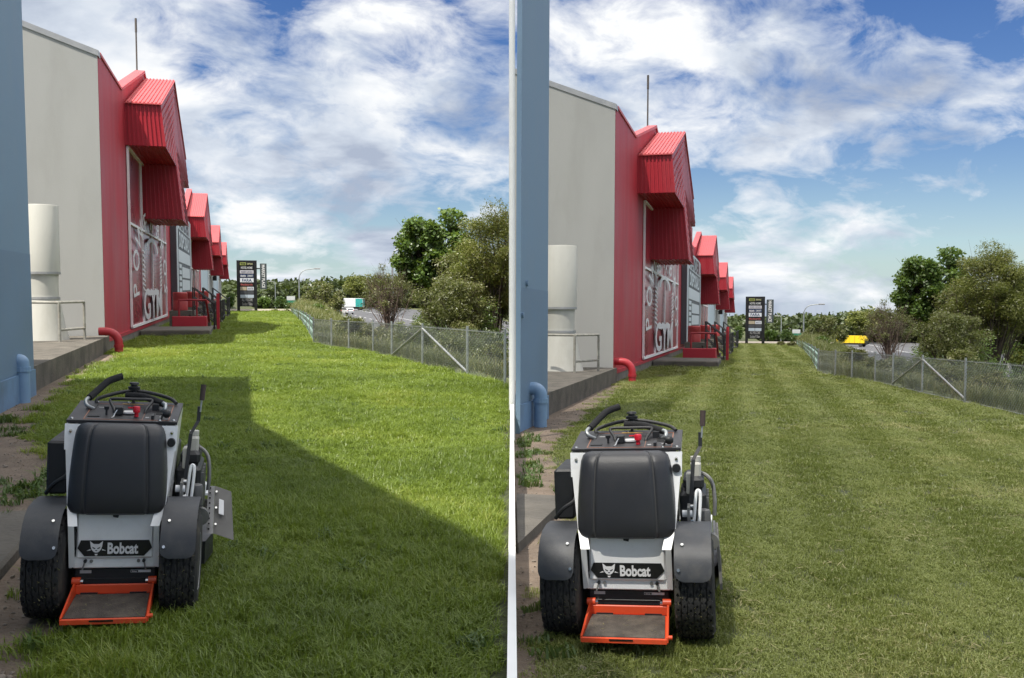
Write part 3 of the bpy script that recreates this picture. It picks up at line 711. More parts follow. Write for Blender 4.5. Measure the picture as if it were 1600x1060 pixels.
def np_mesh(name, verts, faces, m, nper=4):
    me = bpy.data.meshes.new(name); nv, nf = len(verts), len(faces)
    me.vertices.add(nv); me.vertices.foreach_set('co', np.asarray(verts, np.float32).ravel())
    me.loops.add(nf * nper); me.loops.foreach_set('vertex_index', np.asarray(faces, np.int32).ravel())
    me.polygons.add(nf); me.polygons.foreach_set('loop_start', np.arange(0, nf * nper, nper, dtype=np.int32))
    me.materials.append(m); me.update(calc_edges=True); return me
def leaves(points, size, rs, aspect=1.8, up=0.35):
    """quads (kite leaves) with random turn; points (n,3)"""
    n = len(points); d = rs.normal(size=(n, 3)); d[:, 2] = d[:, 2] * .7 - .15; d /= np.linalg.norm(d, axis=1)[:, None]
    nn = rs.normal(size=(n, 3)); nn[:, 2] += up * 2; b = np.cross(d, nn); b /= np.linalg.norm(b, axis=1)[:, None] + 1e-9
    s = size * rs.uniform(.6, 1.3, n)[:, None]
    v = np.stack([points, points + d * s * .5 + b * s / aspect / 2, points + d * s, points + d * s * .5 - b * s / aspect / 2], 1)
    return v.reshape(-1, 3), np.arange(n * 4).reshape(n, 4)
CLIPM = leafmat('dry_clippings', (.16, .15, .06), (.34, .30, .15), .2, 2.0)
# ------------------------------------------------------------------ stand-on mower
def mower(Y, pos, yaw, roll, label, flap, wx=1.0):
    t = thing('stand_on_mower', Y, pos, label, 'mower', yaw, None, Matrix.Rotation(roll, 4, 'Y') @ Matrix.Diagonal((wx, 1, 1, 1)))
    def p(name, mb, m, parent=None, smooth=False, kind=None): return part(name, mb, m, parent or t, None, smooth, kind)
    rr = random.Random(11)
    # rear wheels
    for sg in (-1, 1):
        cx, wd, rad = sg * .352, .104, .272
        prof = [(.15, -wd * .95), (.19, -wd), (.235, -wd * .99), (.258, -wd * .86), (.268, -wd * .5), (.270, 0), (.268, wd * .5), (.258, wd * .86), (.235, wd * .99), (.19, wd), (.15, wd * .95)]
        ty = p('wheel', MB().lathe(prof, 'X', (cx, 0, rad), 48), RUBBER, None, True)
        tr = MB(); nrow = 6; nar = 44
        for j in range(nrow):
            x0 = -wd * .93 + 2 * wd * .93 * j / nrow; x1 = x0 + 2 * wd * .93 / nrow - .0055
            for i in range(nar):
                a = 2 * math.pi * (i + (.5 if j % 2 else 0)) / nar + rr.uniform(-.01, .01); da = 2 * math.pi / nar * .5 * .84
                sk = da * .55 * (1 if (i + j) % 2 else -1); v = []
                for rd in (.255, None):
                    for (xx, aa) in ((x0, a - da + sk), ((x0 + x1) / 2, a - da - sk), (x1, a - da + sk), (x1, a + da + sk), ((x0 + x1) / 2, a + da - sk), (x0, a + da + sk)):
                        u = abs(xx) / wd; r0 = .2775 - .012 * u ** 4
                        q = r0 if rd is None else rd - .01 * u
                        v.append((cx + xx, q * math.cos(aa), rad + q * math.sin(aa)))
                tr.add(v, [(0,1,2,3,4,5), (11,10,9,8,7,6)] + [(k, (k+1) % 6, 6 + (k+1) % 6, 6 + k) for k in range(6)])
        p('tread', tr, RUBBER, ty, False, 'stuff')
        rm = p('rim', MB().lathe([(.02, sg * .02), (.08, sg * .03), (.135, sg * .06), (.155, sg * .098), (.148, sg * .100), (.12, sg * .05), (.02, sg * .03)], 'X', (cx, 0, rad), 28), MWHITE, ty, True)
        # fender: bent sheet over the wheel
        arc = [(-62, .0), (-52, 0), (-40, 0), (-25, 0), (-10, 0), (5, 0), (20, 0), (35, 0)]
        xs0, xs1 = cx - .098, cx + .100
        pts = []
        R0 = .318
        outl = [(.115, -.02), (.02, .0)]
        fr = MB(); ring = []
        path = []
        for ang in (-64, -52, -40, -31): path.append((-R0 * math.sin(R(-ang)) if False else R0 * math.sin(R(ang)), rad + R0 * math.cos(R(ang))))
        # straight rear flap, then bend, then flat top
        path = [(-.319, rad + .100), (-.3185, rad + .108), (-.317, rad + .122), (-.312, rad + .142), (-.303, rad + .172), (-.286, rad + .212), (-.258, rad + .250), (-.215, rad + .285), (-.14, rad + .314), (0.0, rad + .322), (.14, rad + .312), (.22, rad + .28)]
        inx = -sg
        for i, (yy, zz) in enumerate(path):
            e = (.045, .022, .008, .001)[i] if i < 4 else 0
            xa, xb = cx - .096 + e, cx + .092 - e
            ring.append([(xa, yy, zz), (xb, yy, zz), (xb, yy + .004, zz + .005), (xa, yy + .004, zz + .005)])
        fr.loft(ring)
        fd = p('fender', fr, MGREY, None, True)
        for (xx, k) in ((-sg * .055, 6), (-sg * .075, 3)):
            yy, zz = path[k]; yy2, zz2 = path[k + 1]
            q = Vector((cx + xx, (yy + yy2) / 2, (zz + zz2) / 2)); nrm = Vector((0, -(zz2 - zz), (yy2 - yy))).normalized()
            p('bolt', MB().tube([q, q + nrm * .012], [.011, .008], 10), CHROME, fd, True)
    p('axle', MB().tube([(-.30, 0, .272), (.30, 0, .272)], .045, 12), MBLACK)
    # side plates of the tower
    for sg in (-1, 1):
        n_ = []
        prof = [(-.10, .27), (-.16, .50), (-.075, .60), (-.015, .80), (.035, .99), (.45, 1.045), (.46, .60), (.40, .30), (.10, .24)]
        xs = [.238, .238, .258, .280, .298, .298, .258, .238, .238]
        m = MB(); a = [(sg * x, y, z) for (y, z), x in zip(prof, xs)]; b = [(sg * (x - .014), y, z) for (y, z), x in zip(prof, xs)]
        k = len(a); m.v = a + b
        m.f = [(0, 1, 7, 8), (1, 2, 6, 7), (2, 3, 6), (3, 4, 5, 6)] + [tuple(i + k for i in q) for q in ((0, 1, 7, 8), (1, 2, 6, 7), (2, 3, 6), (3, 4, 5, 6))]
        m.f += [(i, (i + 1) % k, k + (i + 1) % k, k + i) for i in range(k)]
        p('side_plate', m, MWHITE)
        # front edge return (flange) seen from behind
        m = MB(); q = [(-.16, .50, .238), (-.075, .60, .262), (-.015, .80, .285), (.035, .985, .305)]
        m.loft([[(sg * (x - .048), y - .004, z), (sg * x, y - .004, z), (sg * x, y + .004, z), (sg * (x - .048), y + .004, z)] for y, z, x in q]); p('plate_flange', m, MWHITE)
        m = MB(); m.loft([[(sg * (x - .030), y - .004, z), (sg * x, y - .004, z), (sg * x, y + .004, z), (sg * (x - .030), y + .004, z)] for y, z, x in [(-.10, .275, .238), (-.16, .50, .238)]]); p('plate_flange', m, MWHITE)
        p('bolt', MB().tube([(sg * .272, .022, .955), (sg * .272, .008, .952)], [.010, .007], 10), CHROME, None, True)
    # body between the plates
    p('rear_bulkhead', MB().box(-.236, .236, .02, .40, .24, .93), MWHITE)
    p('upper_band', MB().hexa([(-.235, .010, .915), (.235, .010, .915), (.26, .40, .915), (-.26, .40, .915), (-.235, .028, .996), (.235, .028, .996), (.26, .40, 1.03), (-.26, .40, 1.03)]), MBLACK)
    for sg in (-1, 1):
        p('corner_plate', MB().hexa([(sg*.232 if sg < 0 else .232, .0, .86), (sg*.300, .0, .86), (sg*.300, .012, .86), (sg*.232, .012, .86),
                                    (sg*.215, .026, .99), (sg*.304, .026, .99), (sg*.304, .038, .99), (sg*.215, .038, .99)]), MWHITE)
    p('gauge_socket', MB().lathe([(.0, -.012), (.022, -.012), (.024, .02), (.0, .02)], 'Y', (.272, .0, .905), 20), MBLACK, None, True)
    p('warning_label', MB().hexa([(-.06, .006, .945), (.06, .006, .945), (.06, .010, .945), (-.06, .010, .945), (-.06, .0175, .985), (.06, .0175, .985), (.06, .022, .985), (-.06, .022, .985)]), DECALG)
    # white lower panel with the name plate
    lp = p('lower_panel', MB().rbox(-.205, .205, -.095, .012, .312, .565, .012), MWHITE)
    p('skirt', MB().rbox(-.225, .225, -.082, .03, .262, .322, .006), MWHITE)
    yq = -.0965
    np_ = p('name_plate', MB().prism([(-.197, .372), (-.160, .330), (.155, .330), (.197, .372), (.180, .412), (-.180, .412)], 'Y', yq - .003, yq), DECALB)
    me = text_mesh('Bobcat', .078, .032, width=.162); me.transform(frame_rear(.042, yq - .0055, .3705)); me.materials.append(DECALW); part('lettering', me, DECALW, np_)
    # small cat-head emblem in flat pieces
    cxm, czm, k = -.098, .371, .040
    def em(poly, m=DECALW, d=.0): p('emblem', MB().prism([(cxm + x * k, czm + z * k) for x, z in poly], 'Y', yq - .0055 - d, yq - .0035), m, np_)
    em([(-.85, .95), (-.35, .55), (.35, .55), (.85, .95), (.75, .25), (.62, -.15), (.35, -.45), (.12, -.55), (-.12, -.55), (-.35, -.45), (-.62, -.15), (-.75, .25)])
    em([(-.55, .22), (-.12, .02), (-.18, -.10), (-.45, .02)], DECALB, .001); em([(.55, .22), (.12, .02), (.18, -.10), (.45, .02)], DECALB, .001)
    em([(-.16, -.22), (.16, -.22), (.0, -.38)], DECALB, .001); em([(-.2, -.72), (.2, -.72), (.12, -.92), (-.12, -.92)])
    em([(-.8, -.1), (-1.25, -.3), (-.72, -.25)]); em([(.8, -.1), (1.25, -.3), (.72, -.25)])
    for x in (-.125, .125):
        p('bolt', MB().tube([(x, -.08, .300), (x, -.09, .300)], [.010, .008], 10), METAL, None, True)
        p('latch_pin', MB().tube([(x * 1.24, -.09, .303), (x * 1.34, -.11, .262)], .0045, 6), METAL)
        p('grommet', MB().lathe([(0, -.10), (.009, -.10), (.009, -.08), (0, -.08)], 'Y', (x * 1.24, 0, .303), 10), MBLACK)
    p('seat_latch', MB().rbox(-.028, .028, -.115, -.09, .555, .60, .004).hexa([(-.014, -.11, .535), (.012, -.11, .53), (.012, -.095, .53), (-.014, -.095, .535), (-.02, -.11, .56), (.02, -.11, .56), (.02, -.095, .56), (-.02, -.095, .56)]), MBLACK)
    p('side_bracket', MB().rbox(.207, .228, -.11, -.0, .40, .49, .004), MBLACK); p('side_slot', MB().box(-.228, -.208, -.098, -.02, .36, .47), MBLACK)
    # black rear tray and orange platform
    tr = p('rear_tray', MB().rbox(-.222, .222, -.05, .05, .10, .260, .012), MBLACK)
    p('tray_lip', MB().rbox(-.223, .223, -.056, -.046, .195, .202, .003), MBLACK, tr)
    p('warning_label', MB().box(-.188, -.128, -.054, -.0505, .229, .245), DECALG, tr)
    wl = p('warning_label', MB().box(.082, .190, -.054, -.0505, .230, .243), DECALW, tr)
    p('label_print', MB().box(.084, .122, -.0550, -.0545, .2315, .2415), DECALB, wl)
    me = text_mesh('Bobcat', .009, .02); me.transform(frame_rear(.103, -.0556, .2365)); me.materials.append(DECALW); part('lettering', me, DECALW, wl)
    yn, zn, zf = -.405, .088, .112
    pf = p('platform', MB().hexa([(-.212, -.075, zf), (.205, -.075, zf), (.212, yn, zn), (-.218, yn, zn), (-.212, -.075, zf + .014), (.205, -.075, zf + .014), (.212, yn, zn + .014), (-.218, yn, zn + .014)]), ORANGE)
    p('platform_mat', MB().hexa([(-.196, -.10, zf + .014), (.192, -.10, zf + .014), (.203, yn + .006, zn + .0155), (-.208, yn + .006, zn + .0155), (-.196, -.10, zf + .021), (.192, -.10, zf + .021), (.203, yn + .006, zn + .022), (-.208, yn + .006, zn + .022)]), MATPAD, pf)
    p('platform_lip', MB().hexa([(-.219, yn, zn - .006), (.213, yn, zn - .006), (.213, yn - .010, zn - .006), (-.219, yn - .010, zn - .006), (-.219, yn, zn + .020), (.213, yn, zn + .020), (.213, yn - .010, zn + .016), (-.219, yn - .010, zn + .016)]), ORANGE, pf)
    p('lip_slot', MB().box(-.075, .045, yn - .013, yn - .0095, zn + .006, zn + .014), DECALB, pf)
    p('platform_crossbar', MB().rbox(-.205, .205, -.085, -.070, zf + .016, zf + .066, .004), ORANGE, pf)
    for x in (-.13, .13): p('crossbar_slot', MB().box(x - .045, x + .045, -.096, -.0855, zf + .0165, zf + .026), MBLACK, pf)
    for sg in (-1, 1):
        p('platform_arm', MB().hexa([(sg*.200, -.06, zf), (sg*.216, -.06, zf), (sg*.221, yn - .005, zn), (sg*.211, yn - .005, zn), (sg*.203, -.06, zf + .080), (sg*.214, -.06, zf + .080), (sg*.221, yn - .005, zn + .026), (sg*.211, yn - .005, zn + .026)]), ORANGE, pf)
        p('pivot_boss', MB().tube([(sg * .225, -.068, zf + .080), (sg * .180, -.068, zf + .080)], .021, 14), ORANGE, pf, True)
        p('bolt', MB().tube([(sg * .180, -.068, zf + .080), (sg * .166, -.068, zf + .080)], .011, 8), CHROME, pf)
    p('platform_pin', MB().tube([(.213, yn + .02, zn + .02), (.240, yn + .02, zn + .02)], .011, 10), ORANGE, pf, True)
    r2 = np.random.RandomState(9); bp_ = np.stack([r2.uniform(-.18, .18, 60), r2.uniform(-.38, -.11, 60), np.zeros(60)], 1); bp_[:, 2] = zf + .0215 + (bp_[:, 1] + .1) / (yn + .015 + .1) * (zn - zf + .001) + .001
    v_, f_ = leaves(bp_, .022, r2, 7.0); v_[:, 2] = np.repeat(bp_[:, 2], 4) + np.tile([.0, .001, .002, .001], 60)
    part('grass_bits', np_mesh('grass_bits', v_, f_, CLIPM), CLIPM, pf, None, False, 'stuff')
    for sg in (-1, 1):
        bp_ = []
        for _ in range(90):
            a = r2.uniform(math.pi * .55, math.pi * 1.35); bp_.append((sg * .352 + r2.uniform(-.1, .1), .279 * math.cos(a), .272 + .279 * math.sin(a)))
        v_, f_ = leaves(np.array(bp_), .016, r2, 5.0); part('grass_bits', np_mesh('grass_bits', v_, f_, CLIPM), CLIPM, t, None, False, 'stuff')
    # seat cushion: rounded pad leaning on the tower, lofted
    def pad(z, hw, d0, d1, n=56):
        ring = []
        for i in range(n + 1):
            u = -1 + 2 * i / n; u = math.copysign(abs(u) ** .85, u)
            e = (1 - abs(u) ** 7) ** .5 if abs(u) < 1 else 0
            y = d1 + (d0 - d1) * (.12 + .88 * e)
            y -= .012 * (1 - u * u)
            y += .013 * math.exp(-((abs(u) - .62) / .022) ** 2) + (.006 * min(1, (abs(u) - .62) / .03) if abs(u) > .62 else 0)
            ring.append((u * hw, y, z))
        return ring + [(hw * .97, d1, z), (-hw * .97, d1, z)]
    Zs = [(.546, .238, .5), (.551, .254, .8), (.562, .263, .96), (.59, .267, 1.04), (.66, .266, 1.10), (.74, .262, 1.12), (.82, .256, 1.08), (.90, .248, 1.0), (.95, .241, .90), (.980, .230, .74), (.996, .212, .52), (1.003, .178, .30)]
    sm = MB(); rings = []
    for z, hw, th in Zs:
        yb = -.040 + (z - .55) * .085; rings.append(pad(z, hw, yb - .105 * th, yb))
    sm.loft(rings); seat = p('seat_cushion', sm, VINYL, None, True)
    for x in (-.1625, .1625):
        m = MB(); pts = []
        for z, hw, th in Zs[2:11]: pts.append((x * hw / .262, -.040 + (z - .55) * .085 - .105 * th + .006, z))
        m.tube(pts, .0042, 6); p('seam_piping', m, mat('seam_thread', (.06, .06, .06), .8), seat)
    # console
    cs = p('console', MB().hexa([(-.298, .030, .996), (.298, .030, .996), (.298, .46, 1.045), (-.298, .46, 1.045), (-.298, .028, 1.010), (.298, .028, 1.010), (.298, .46, 1.062), (-.298, .46, 1.062)]), CONSOLE)
    cz = lambda y: 1.0105 + (y - .028) * .1204
    def onc(name, x0, x1, y0, y1, h, m):
        return p(name, MB().hexa([(x0, y0, cz(y0)), (x1, y0, cz(y0)), (x1, y1, cz(y1)), (x0, y1, cz(y1)), (x0, y0, cz(y0) + h), (x1, y0, cz(y0) + h), (x1, y1, cz(y1) + h), (x0, y1, cz(y1) + h)]), m, cs)
    for x, y in ((-.275, .06), (-.2, .43), (-.02, .43), (.20, .43), (.275, .06), (.20, .05)): p('bolt', MB().tube([(x, y, cz(y)), (x, y, cz(y) + .006)], [.010, .007], 10), CHROME, cs, True)
    ORL = mat('console_orange_print', (.30, .13, .08), .5)
    for x0, x1, y0, y1 in ((-.215, .25, .05, .055), (-.215, .25, .385, .39), (-.215, -.21, .056, .384), (.10, .103, .056, .384), (.245, .25, .056, .384)): onc('console_print', x0, x1, y0, y1, .0012, ORL)
    onc('console_print', -.05, .07, .39, .402, .0016, mat('console_yellow_print', (.42, .28, .05), .5))
    onc('handle_slot', -.235, -.185, .26, .40, .0035, DECALB); onc('handle_slot', .165, .215, .18, .37, .0035, DECALB)
    onc('control_slot', -.20, -.135, .10, .135, .004, MBLACK)
    p('gauge', MB().lathe([(.0, 0), (.045, 0), (.045, .008), (.0, .010)], 'Z', (.012, .20, cz(.20)), 20), DECALW, cs, True)
    p('toggle_knob', MB().tube([(-.105, .15, cz(.15)), (-.105, .15, cz(.15) + .030)], .006, 8).tube([(-.105, .15, cz(.15) + .028), (-.105, .15, cz(.15) + .045)], [.013, .015], 10), MBLACK, cs)
    k_ = p('ignition', MB().rbox(-.058, -.015, .14, .20, cz(.14), cz(.14) + .045, .005), MBLACK, cs)
    p('key', MB().tube(curve_pts([(-.045, .13, cz(.14) + .03), (-.055, .11, cz(.14) + .012), (-.06, .09, cz(.09) + .004), (-.07, .075, cz(.07) + .004)], 3), .0035, 6), CHROME, k_)
    p('blade_knob', MB().lathe([(.012, 0), (.012, .022), (.019, .024), (.021, .05), (.017, .056), (0, .057)], 'Z', (.063, .12, cz(.12)), 16), REDK, cs, True)
    p('knob_arm', MB().tube([(.055, .15, cz(.15) + .04), (.012, .17, cz(.17) + .035)], .005, 6), REDK, cs)
    onc('switch', .135, .172, .26, .32, .035, MBLACK); onc('switch', .15, .165, .07, .12, .02, MBLACK)
    onc('console_print', .115, .135, .10, .115, .0015, DECALG); onc('console_print', .19, .225, .12, .128, .0015, DECALG); onc('console_print', -.17, -.14, .30, .31, .0015, DECALG)
    tk = p('throttle_lever', MB().tube([(.205, .10, cz(.1)), (.215, .08, cz(.1) + .025)], .006, 8), METAL, cs)
    p('throttle_knob', MB().lathe([(0, -.024), (.016, -.020), (.024, -.004), (.022, .012), (.012, .022), (0, .024)], 'X', (.235, .07, cz(.1) + .030), 14), MBLACK, tk, True)
    # hoop and drive handles
    z0 = cz(.18)
    p('reference_hoop', MB().tube(curve_pts([(-.07, .20, z0), (-.075, .215, z0 + .02), (-.105, .28, z0 + .055), (-.090, .29, z0 + .066), (.0, .29, z0 + .067), (.115, .29, z0 + .066), (.130, .28, z0 + .055), (.105, .215, z0 + .02), (.10, .20, z0)], 4), .0085, 10), RAIL, None, True)
    lh = p('drive_handle', MB().tube(curve_pts([(-.195, .27, cz(.27)), (-.225, .24, cz(.27) + .02), (-.238, .26, cz(.27) + .045), (-.215, .30, cz(.27) + .065)], 4), .011, 10), STEEL, None, True)
    p('foam_grip', MB().tube(curve_pts([(-.222, .285, cz(.27) + .058), (-.185, .35, cz(.27) + .095), (-.135, .41, cz(.27) + .140), (-.065, .45, cz(.27) + .165)], 5), .0195, 12), FOAM, lh, True)
    rh = p('drive_handle', MB().tube(curve_pts([(.190, .25, cz(.25)), (.210, .23, cz(.25) + 0.0150), (.208, .26, cz(.25) + 0.0375), (.175, .29, cz(.25) + 0.0450)], 4), .011, 10), STEEL, None, True)
    p('foam_grip', MB().tube(curve_pts([(.195, .28, cz(.25) + 0.0375), (.10, .36, cz(.25) + 0.0600), (.04, .40, cz(.25) + 0.0640), (-.035, .42, cz(.25) + 0.0640)], 5), .0195, 12), FOAM, rh, True)
    p('reference_bar', MB().tube(curve_pts([(-.20, .40, cz(.4)), (-.19, .42, cz(.4) + 0.0250), (-.06, .49, cz(.4) + 0.0575), (.06, .50, cz(.4) + 0.0600), (.21, .45, cz(.4) + 0.0350), (.262, .40, cz(.4) + .01)], 5), .0105, 10), RAIL, None, True)
    ck = p('centre_post', MB().tube([(.005, .45, cz(.45)), (.005, .46, cz(.45) + 0.0600)], .009, 8), MBLACK)
    p('clamp_knob', MB().lathe([(.014, .04), (.014, .065), (.034, .070), (.036, .085), (.020, .090), (.020, .098), (.030, .100), (.026, .110), (0, .112)], 'Z', (.005, .46, cz(.45)), 16), MBLACK, ck, True)
    # left box
    bx = p('side_box', MB().rbox(-.425, -.312, .18, .62, .59, .875, .012), MBLACK)
    p('box_hose', MB().tube(curve_pts([(-.42, .16, .60), (-.37, .13, .66), (-.31, .15, .70), (-.30, .2, .74)], 4), .012, 8), MBLACK, bx, True)
    p('latch', MB().box(-.4285, -.4255, .25, .29, .70, .72), STEEL, bx)
    # right side: engine, filters, linkage
    en = p('engine_block', MB().rbox(.27, .42, .42, .86, .38, .70, .02).rbox(.29, .41, .48, .80, .70, .78, .02), MBLACK)
    for i in range(7): p('cooling_fin', MB().box(.421, .436, .47 + i * .05, .485 + i * .05, .42, .66), METAL, en)
    p('oil_filter', MB().lathe([(.0, .50), (.038, .50), (.040, .51), (.040, .60), (.034, .615), (.020, .62), (0, .62)], 'Z', (.405, .34, 0), 18), mat('grey_filter', (.10, .10, .10), .5), None, True)
    p('pulley', MB().lathe([(0, -.02), (.05, -.02), (.05, -.012), (.035, 0), (.05, .012), (.05, .02), (0, .02)], 'Y', (.435, .36, .43), 20), METAL, None, True)
    p('belt_guard', MB().tube(curve_pts([(.33, .62, .77), (.40, .60, .785), (.455, .56, .74), (.47, .52, .64), (.465, .5, .55)], 5), .012, 8), METAL, None, True)
    p('expansion_tank', MB().rbox(.335, .395, .52, .62, .74, .86, .012).lathe([(.028, .86), (.030, .865), (.030, .89), (0, .892)], 'Z', (.365, .57, 0), 14), OFFWHITE)
    p('fuel_valve', MB().rbox(.312, .345, .36, .44, .70, .82, .006), OFFWHITE)
    p('linkage', MB().tube(curve_pts([(.345, .24, .46), (.37, .24, .50), (.385, .26, .62), (.39, .28, .72), (.375, .29, .735), (.365, .28, .70), (.35, .26, .56), (.335, .24, .52)], 4), .009, 8), MWHITE, None, True)
    p('linkage_arm', MB().box(.318, .332, .16, .30, .44, .66), METAL); p('linkage_pivot', MB().tube([(.29, .20, .62), (.345, .20, .62)], .020, 12), MWHITE, None, True); p('linkage_pivot', MB().tube([(.29, .22, .50), (.35, .22, .50)], .016, 10), MWHITE, None, True)
    for z in (.54, .58, .66): p('spring', MB().tube([(.335, .20, z), (.352, .20, z)], .010, 8), CHROME)
    lv = p('deck_lever', MB().hexa([(.318, .30, .58), (.340, .30, .58), (.340, .312, .58), (.318, .312, .58), (.345, .36, .90), (.367, .36, .90), (.367, .372, .90), (.345, .372, .90)]).hexa(
        [(.345, .36, .90), (.367, .36, .90), (.367, .372, .90), (.345, .372, .90), (.385, .40, .97), (.407, .40, .97), (.407, .412, .97), (.385, .412, .97)]).hexa(
        [(.385, .40, .97), (.407, .40, .97), (.407, .412, .97), (.385, .412, .97), (.388, .41, 1.05), (.410, .41, 1.05), (.410, .422, 1.05), (.388, .422, 1.05)]), MBLACK)
    p('lever_rod', MB().tube([(.405, .41, 1.02), (.412, .42, 1.10)], .0055, 8), STEEL, lv); p('lever_grip', MB().tube([(.412, .42, 1.085), (.418, .43, 1.175)], [.015, .0165], 12), BROWNG, lv, True)
    # deck and front casters
    dk = p('deck', MB().prism([(-.48, .55), (.46, .55), (.50, .80), (.48, 1.10), (.25, 1.28), (-.25, 1.28), (-.50, 1.10), (-.50, .75)], 'Z', .10, .235), MBLACK)
    for x in (-.30, 0, .30): p('spindle_cover', MB().lathe([(.09, .236), (.09, .27), (.04, .30), (0, .30)], 'Z', (x, .92, 0), 16), MBLACK, dk)
    p('frame', MB().rbox(-.22, -.14, .35, 1.45, .34, .42, .01).rbox(.14, .22, .35, 1.45, .34, .42, .01).rbox(-.42, .42, 1.40, 1.48, .335, .415, .01), MWHITE)
    p('engine_cover', MB().rbox(-.25, .25, .50, 1.15, .40, .80, .05), MBLACK)
    for sg in (-1, 1):
        cw = p('caster_wheel', MB().lathe([(.04, -.05), (.10, -.055), (.13, -.04), (.14, 0), (.13, .04), (.10, .055), (.04, .05)], 'X', (sg * .38, 1.55, .14), 24), RUBBER, None, True)
        p('caster_fork', MB().box(sg*.38 - .07, sg*.38 - .06, 1.50, 1.56, .14, .33).box(sg*.38 + .06, sg*.38 + .07, 1.50, 1.56, .14, .33).box(sg*.38 - .07, sg*.38 + .07, 1.40, 1.56, .331, .345), MWHITE, cw)
    if flap:      # discharge flap swung out to the right
        fl = p('discharge_flap', MB().loft([[(x, y, z), (x, y + .14, z + .03), (x, y + .146, z + .024), (x, y + .006, z - .006)] for x, y, z in
                 ((.50, .30, .0), (.50, .30, .0))]) if False else MB().hexa([(.515, .34, .335), (.640, .30, .305), (.640, .306, .305), (.515, .346, .335),
                 (.505, .60, .555), (.610, .58, .525), (.610, .587, .525), (.505, .607, .555)]), mat('grey_rubber_flap', (.15, .145, .135), .85, .15, 8))
        p('flap_plate', MB().hexa([(.470, .34, .335), (.514, .335, .335), (.514, .341, .335), (.470, .346, .335), (.462, .60, .555), (.504, .595, .555), (.504, .602, .555), (.462, .607, .555)]), mat('grey_plate', (.22, .22, .22), .5, .1, 9, metal=.4), fl)
        for i in range(9): 
            u = (i + .5) / 9; p('plate_hole', MB().box(.480 - .008 * u, .490 - .008 * u, .332 + .26 * u, .338 + .26 * u, .343 + .213 * u, .352 + .213 * u), DECALB, fl)
        for u in (.15, .5, .85): q = Vector((.527 - .01 * u, .33 + .26 * u, .343 + .215 * u)); p('bolt', MB().tube([q, q + Vector((0, -.012, .01))], [.009, .007], 8), CHROME, fl)
        p('label_plate', MB().hexa([(.540, .425, .428), (.572, .415, .42), (.572, .41, .424), (.540, .42, .432), (.537, .505, .497), (.567, .495, .489), (.567, .49, .493), (.537, .5, .501)]), DECALW, fl)
        p('flap_bracket', MB().hexa([(.36, .40, .425), (.475, .42, .42), (.475, .43, .42), (.36, .41, .425), (.36, .40, .465), (.475, .42, .455), (.475, .43, .455), (.36, .41, .465)]), METAL, fl)
    else:
        fl = p('discharge_flap', MB().hexa([(.485, .40, .14), (.500, .40, .14), (.500, .95, .14), (.485, .95, .14), (.470, .42, .42), (.485, .42, .42), (.485, .93, .42), (.470, .93, .42)]), mat('grey_rubber_flap', (.10, .10, .10), .85, .15, 8))
        p('flap_plate', MB().box(.455, .469, .45, .90, .36, .44), METAL, fl)
    return t
gL = YL.ground(177, 958); gR = YR.ground(986, 990, mapped=False)
mower(YL, (gL.x + .01, gL.y, .0), R(-0.5), R(3.2), 'white and black stand-on mower with its grey discharge flap swung out', True, .905)
mower(YR, (gR.x, gR.y, .0), R(2.5), R(-2.4), 'white and black stand-on mower on the mown grass without a swung-out flap', False)

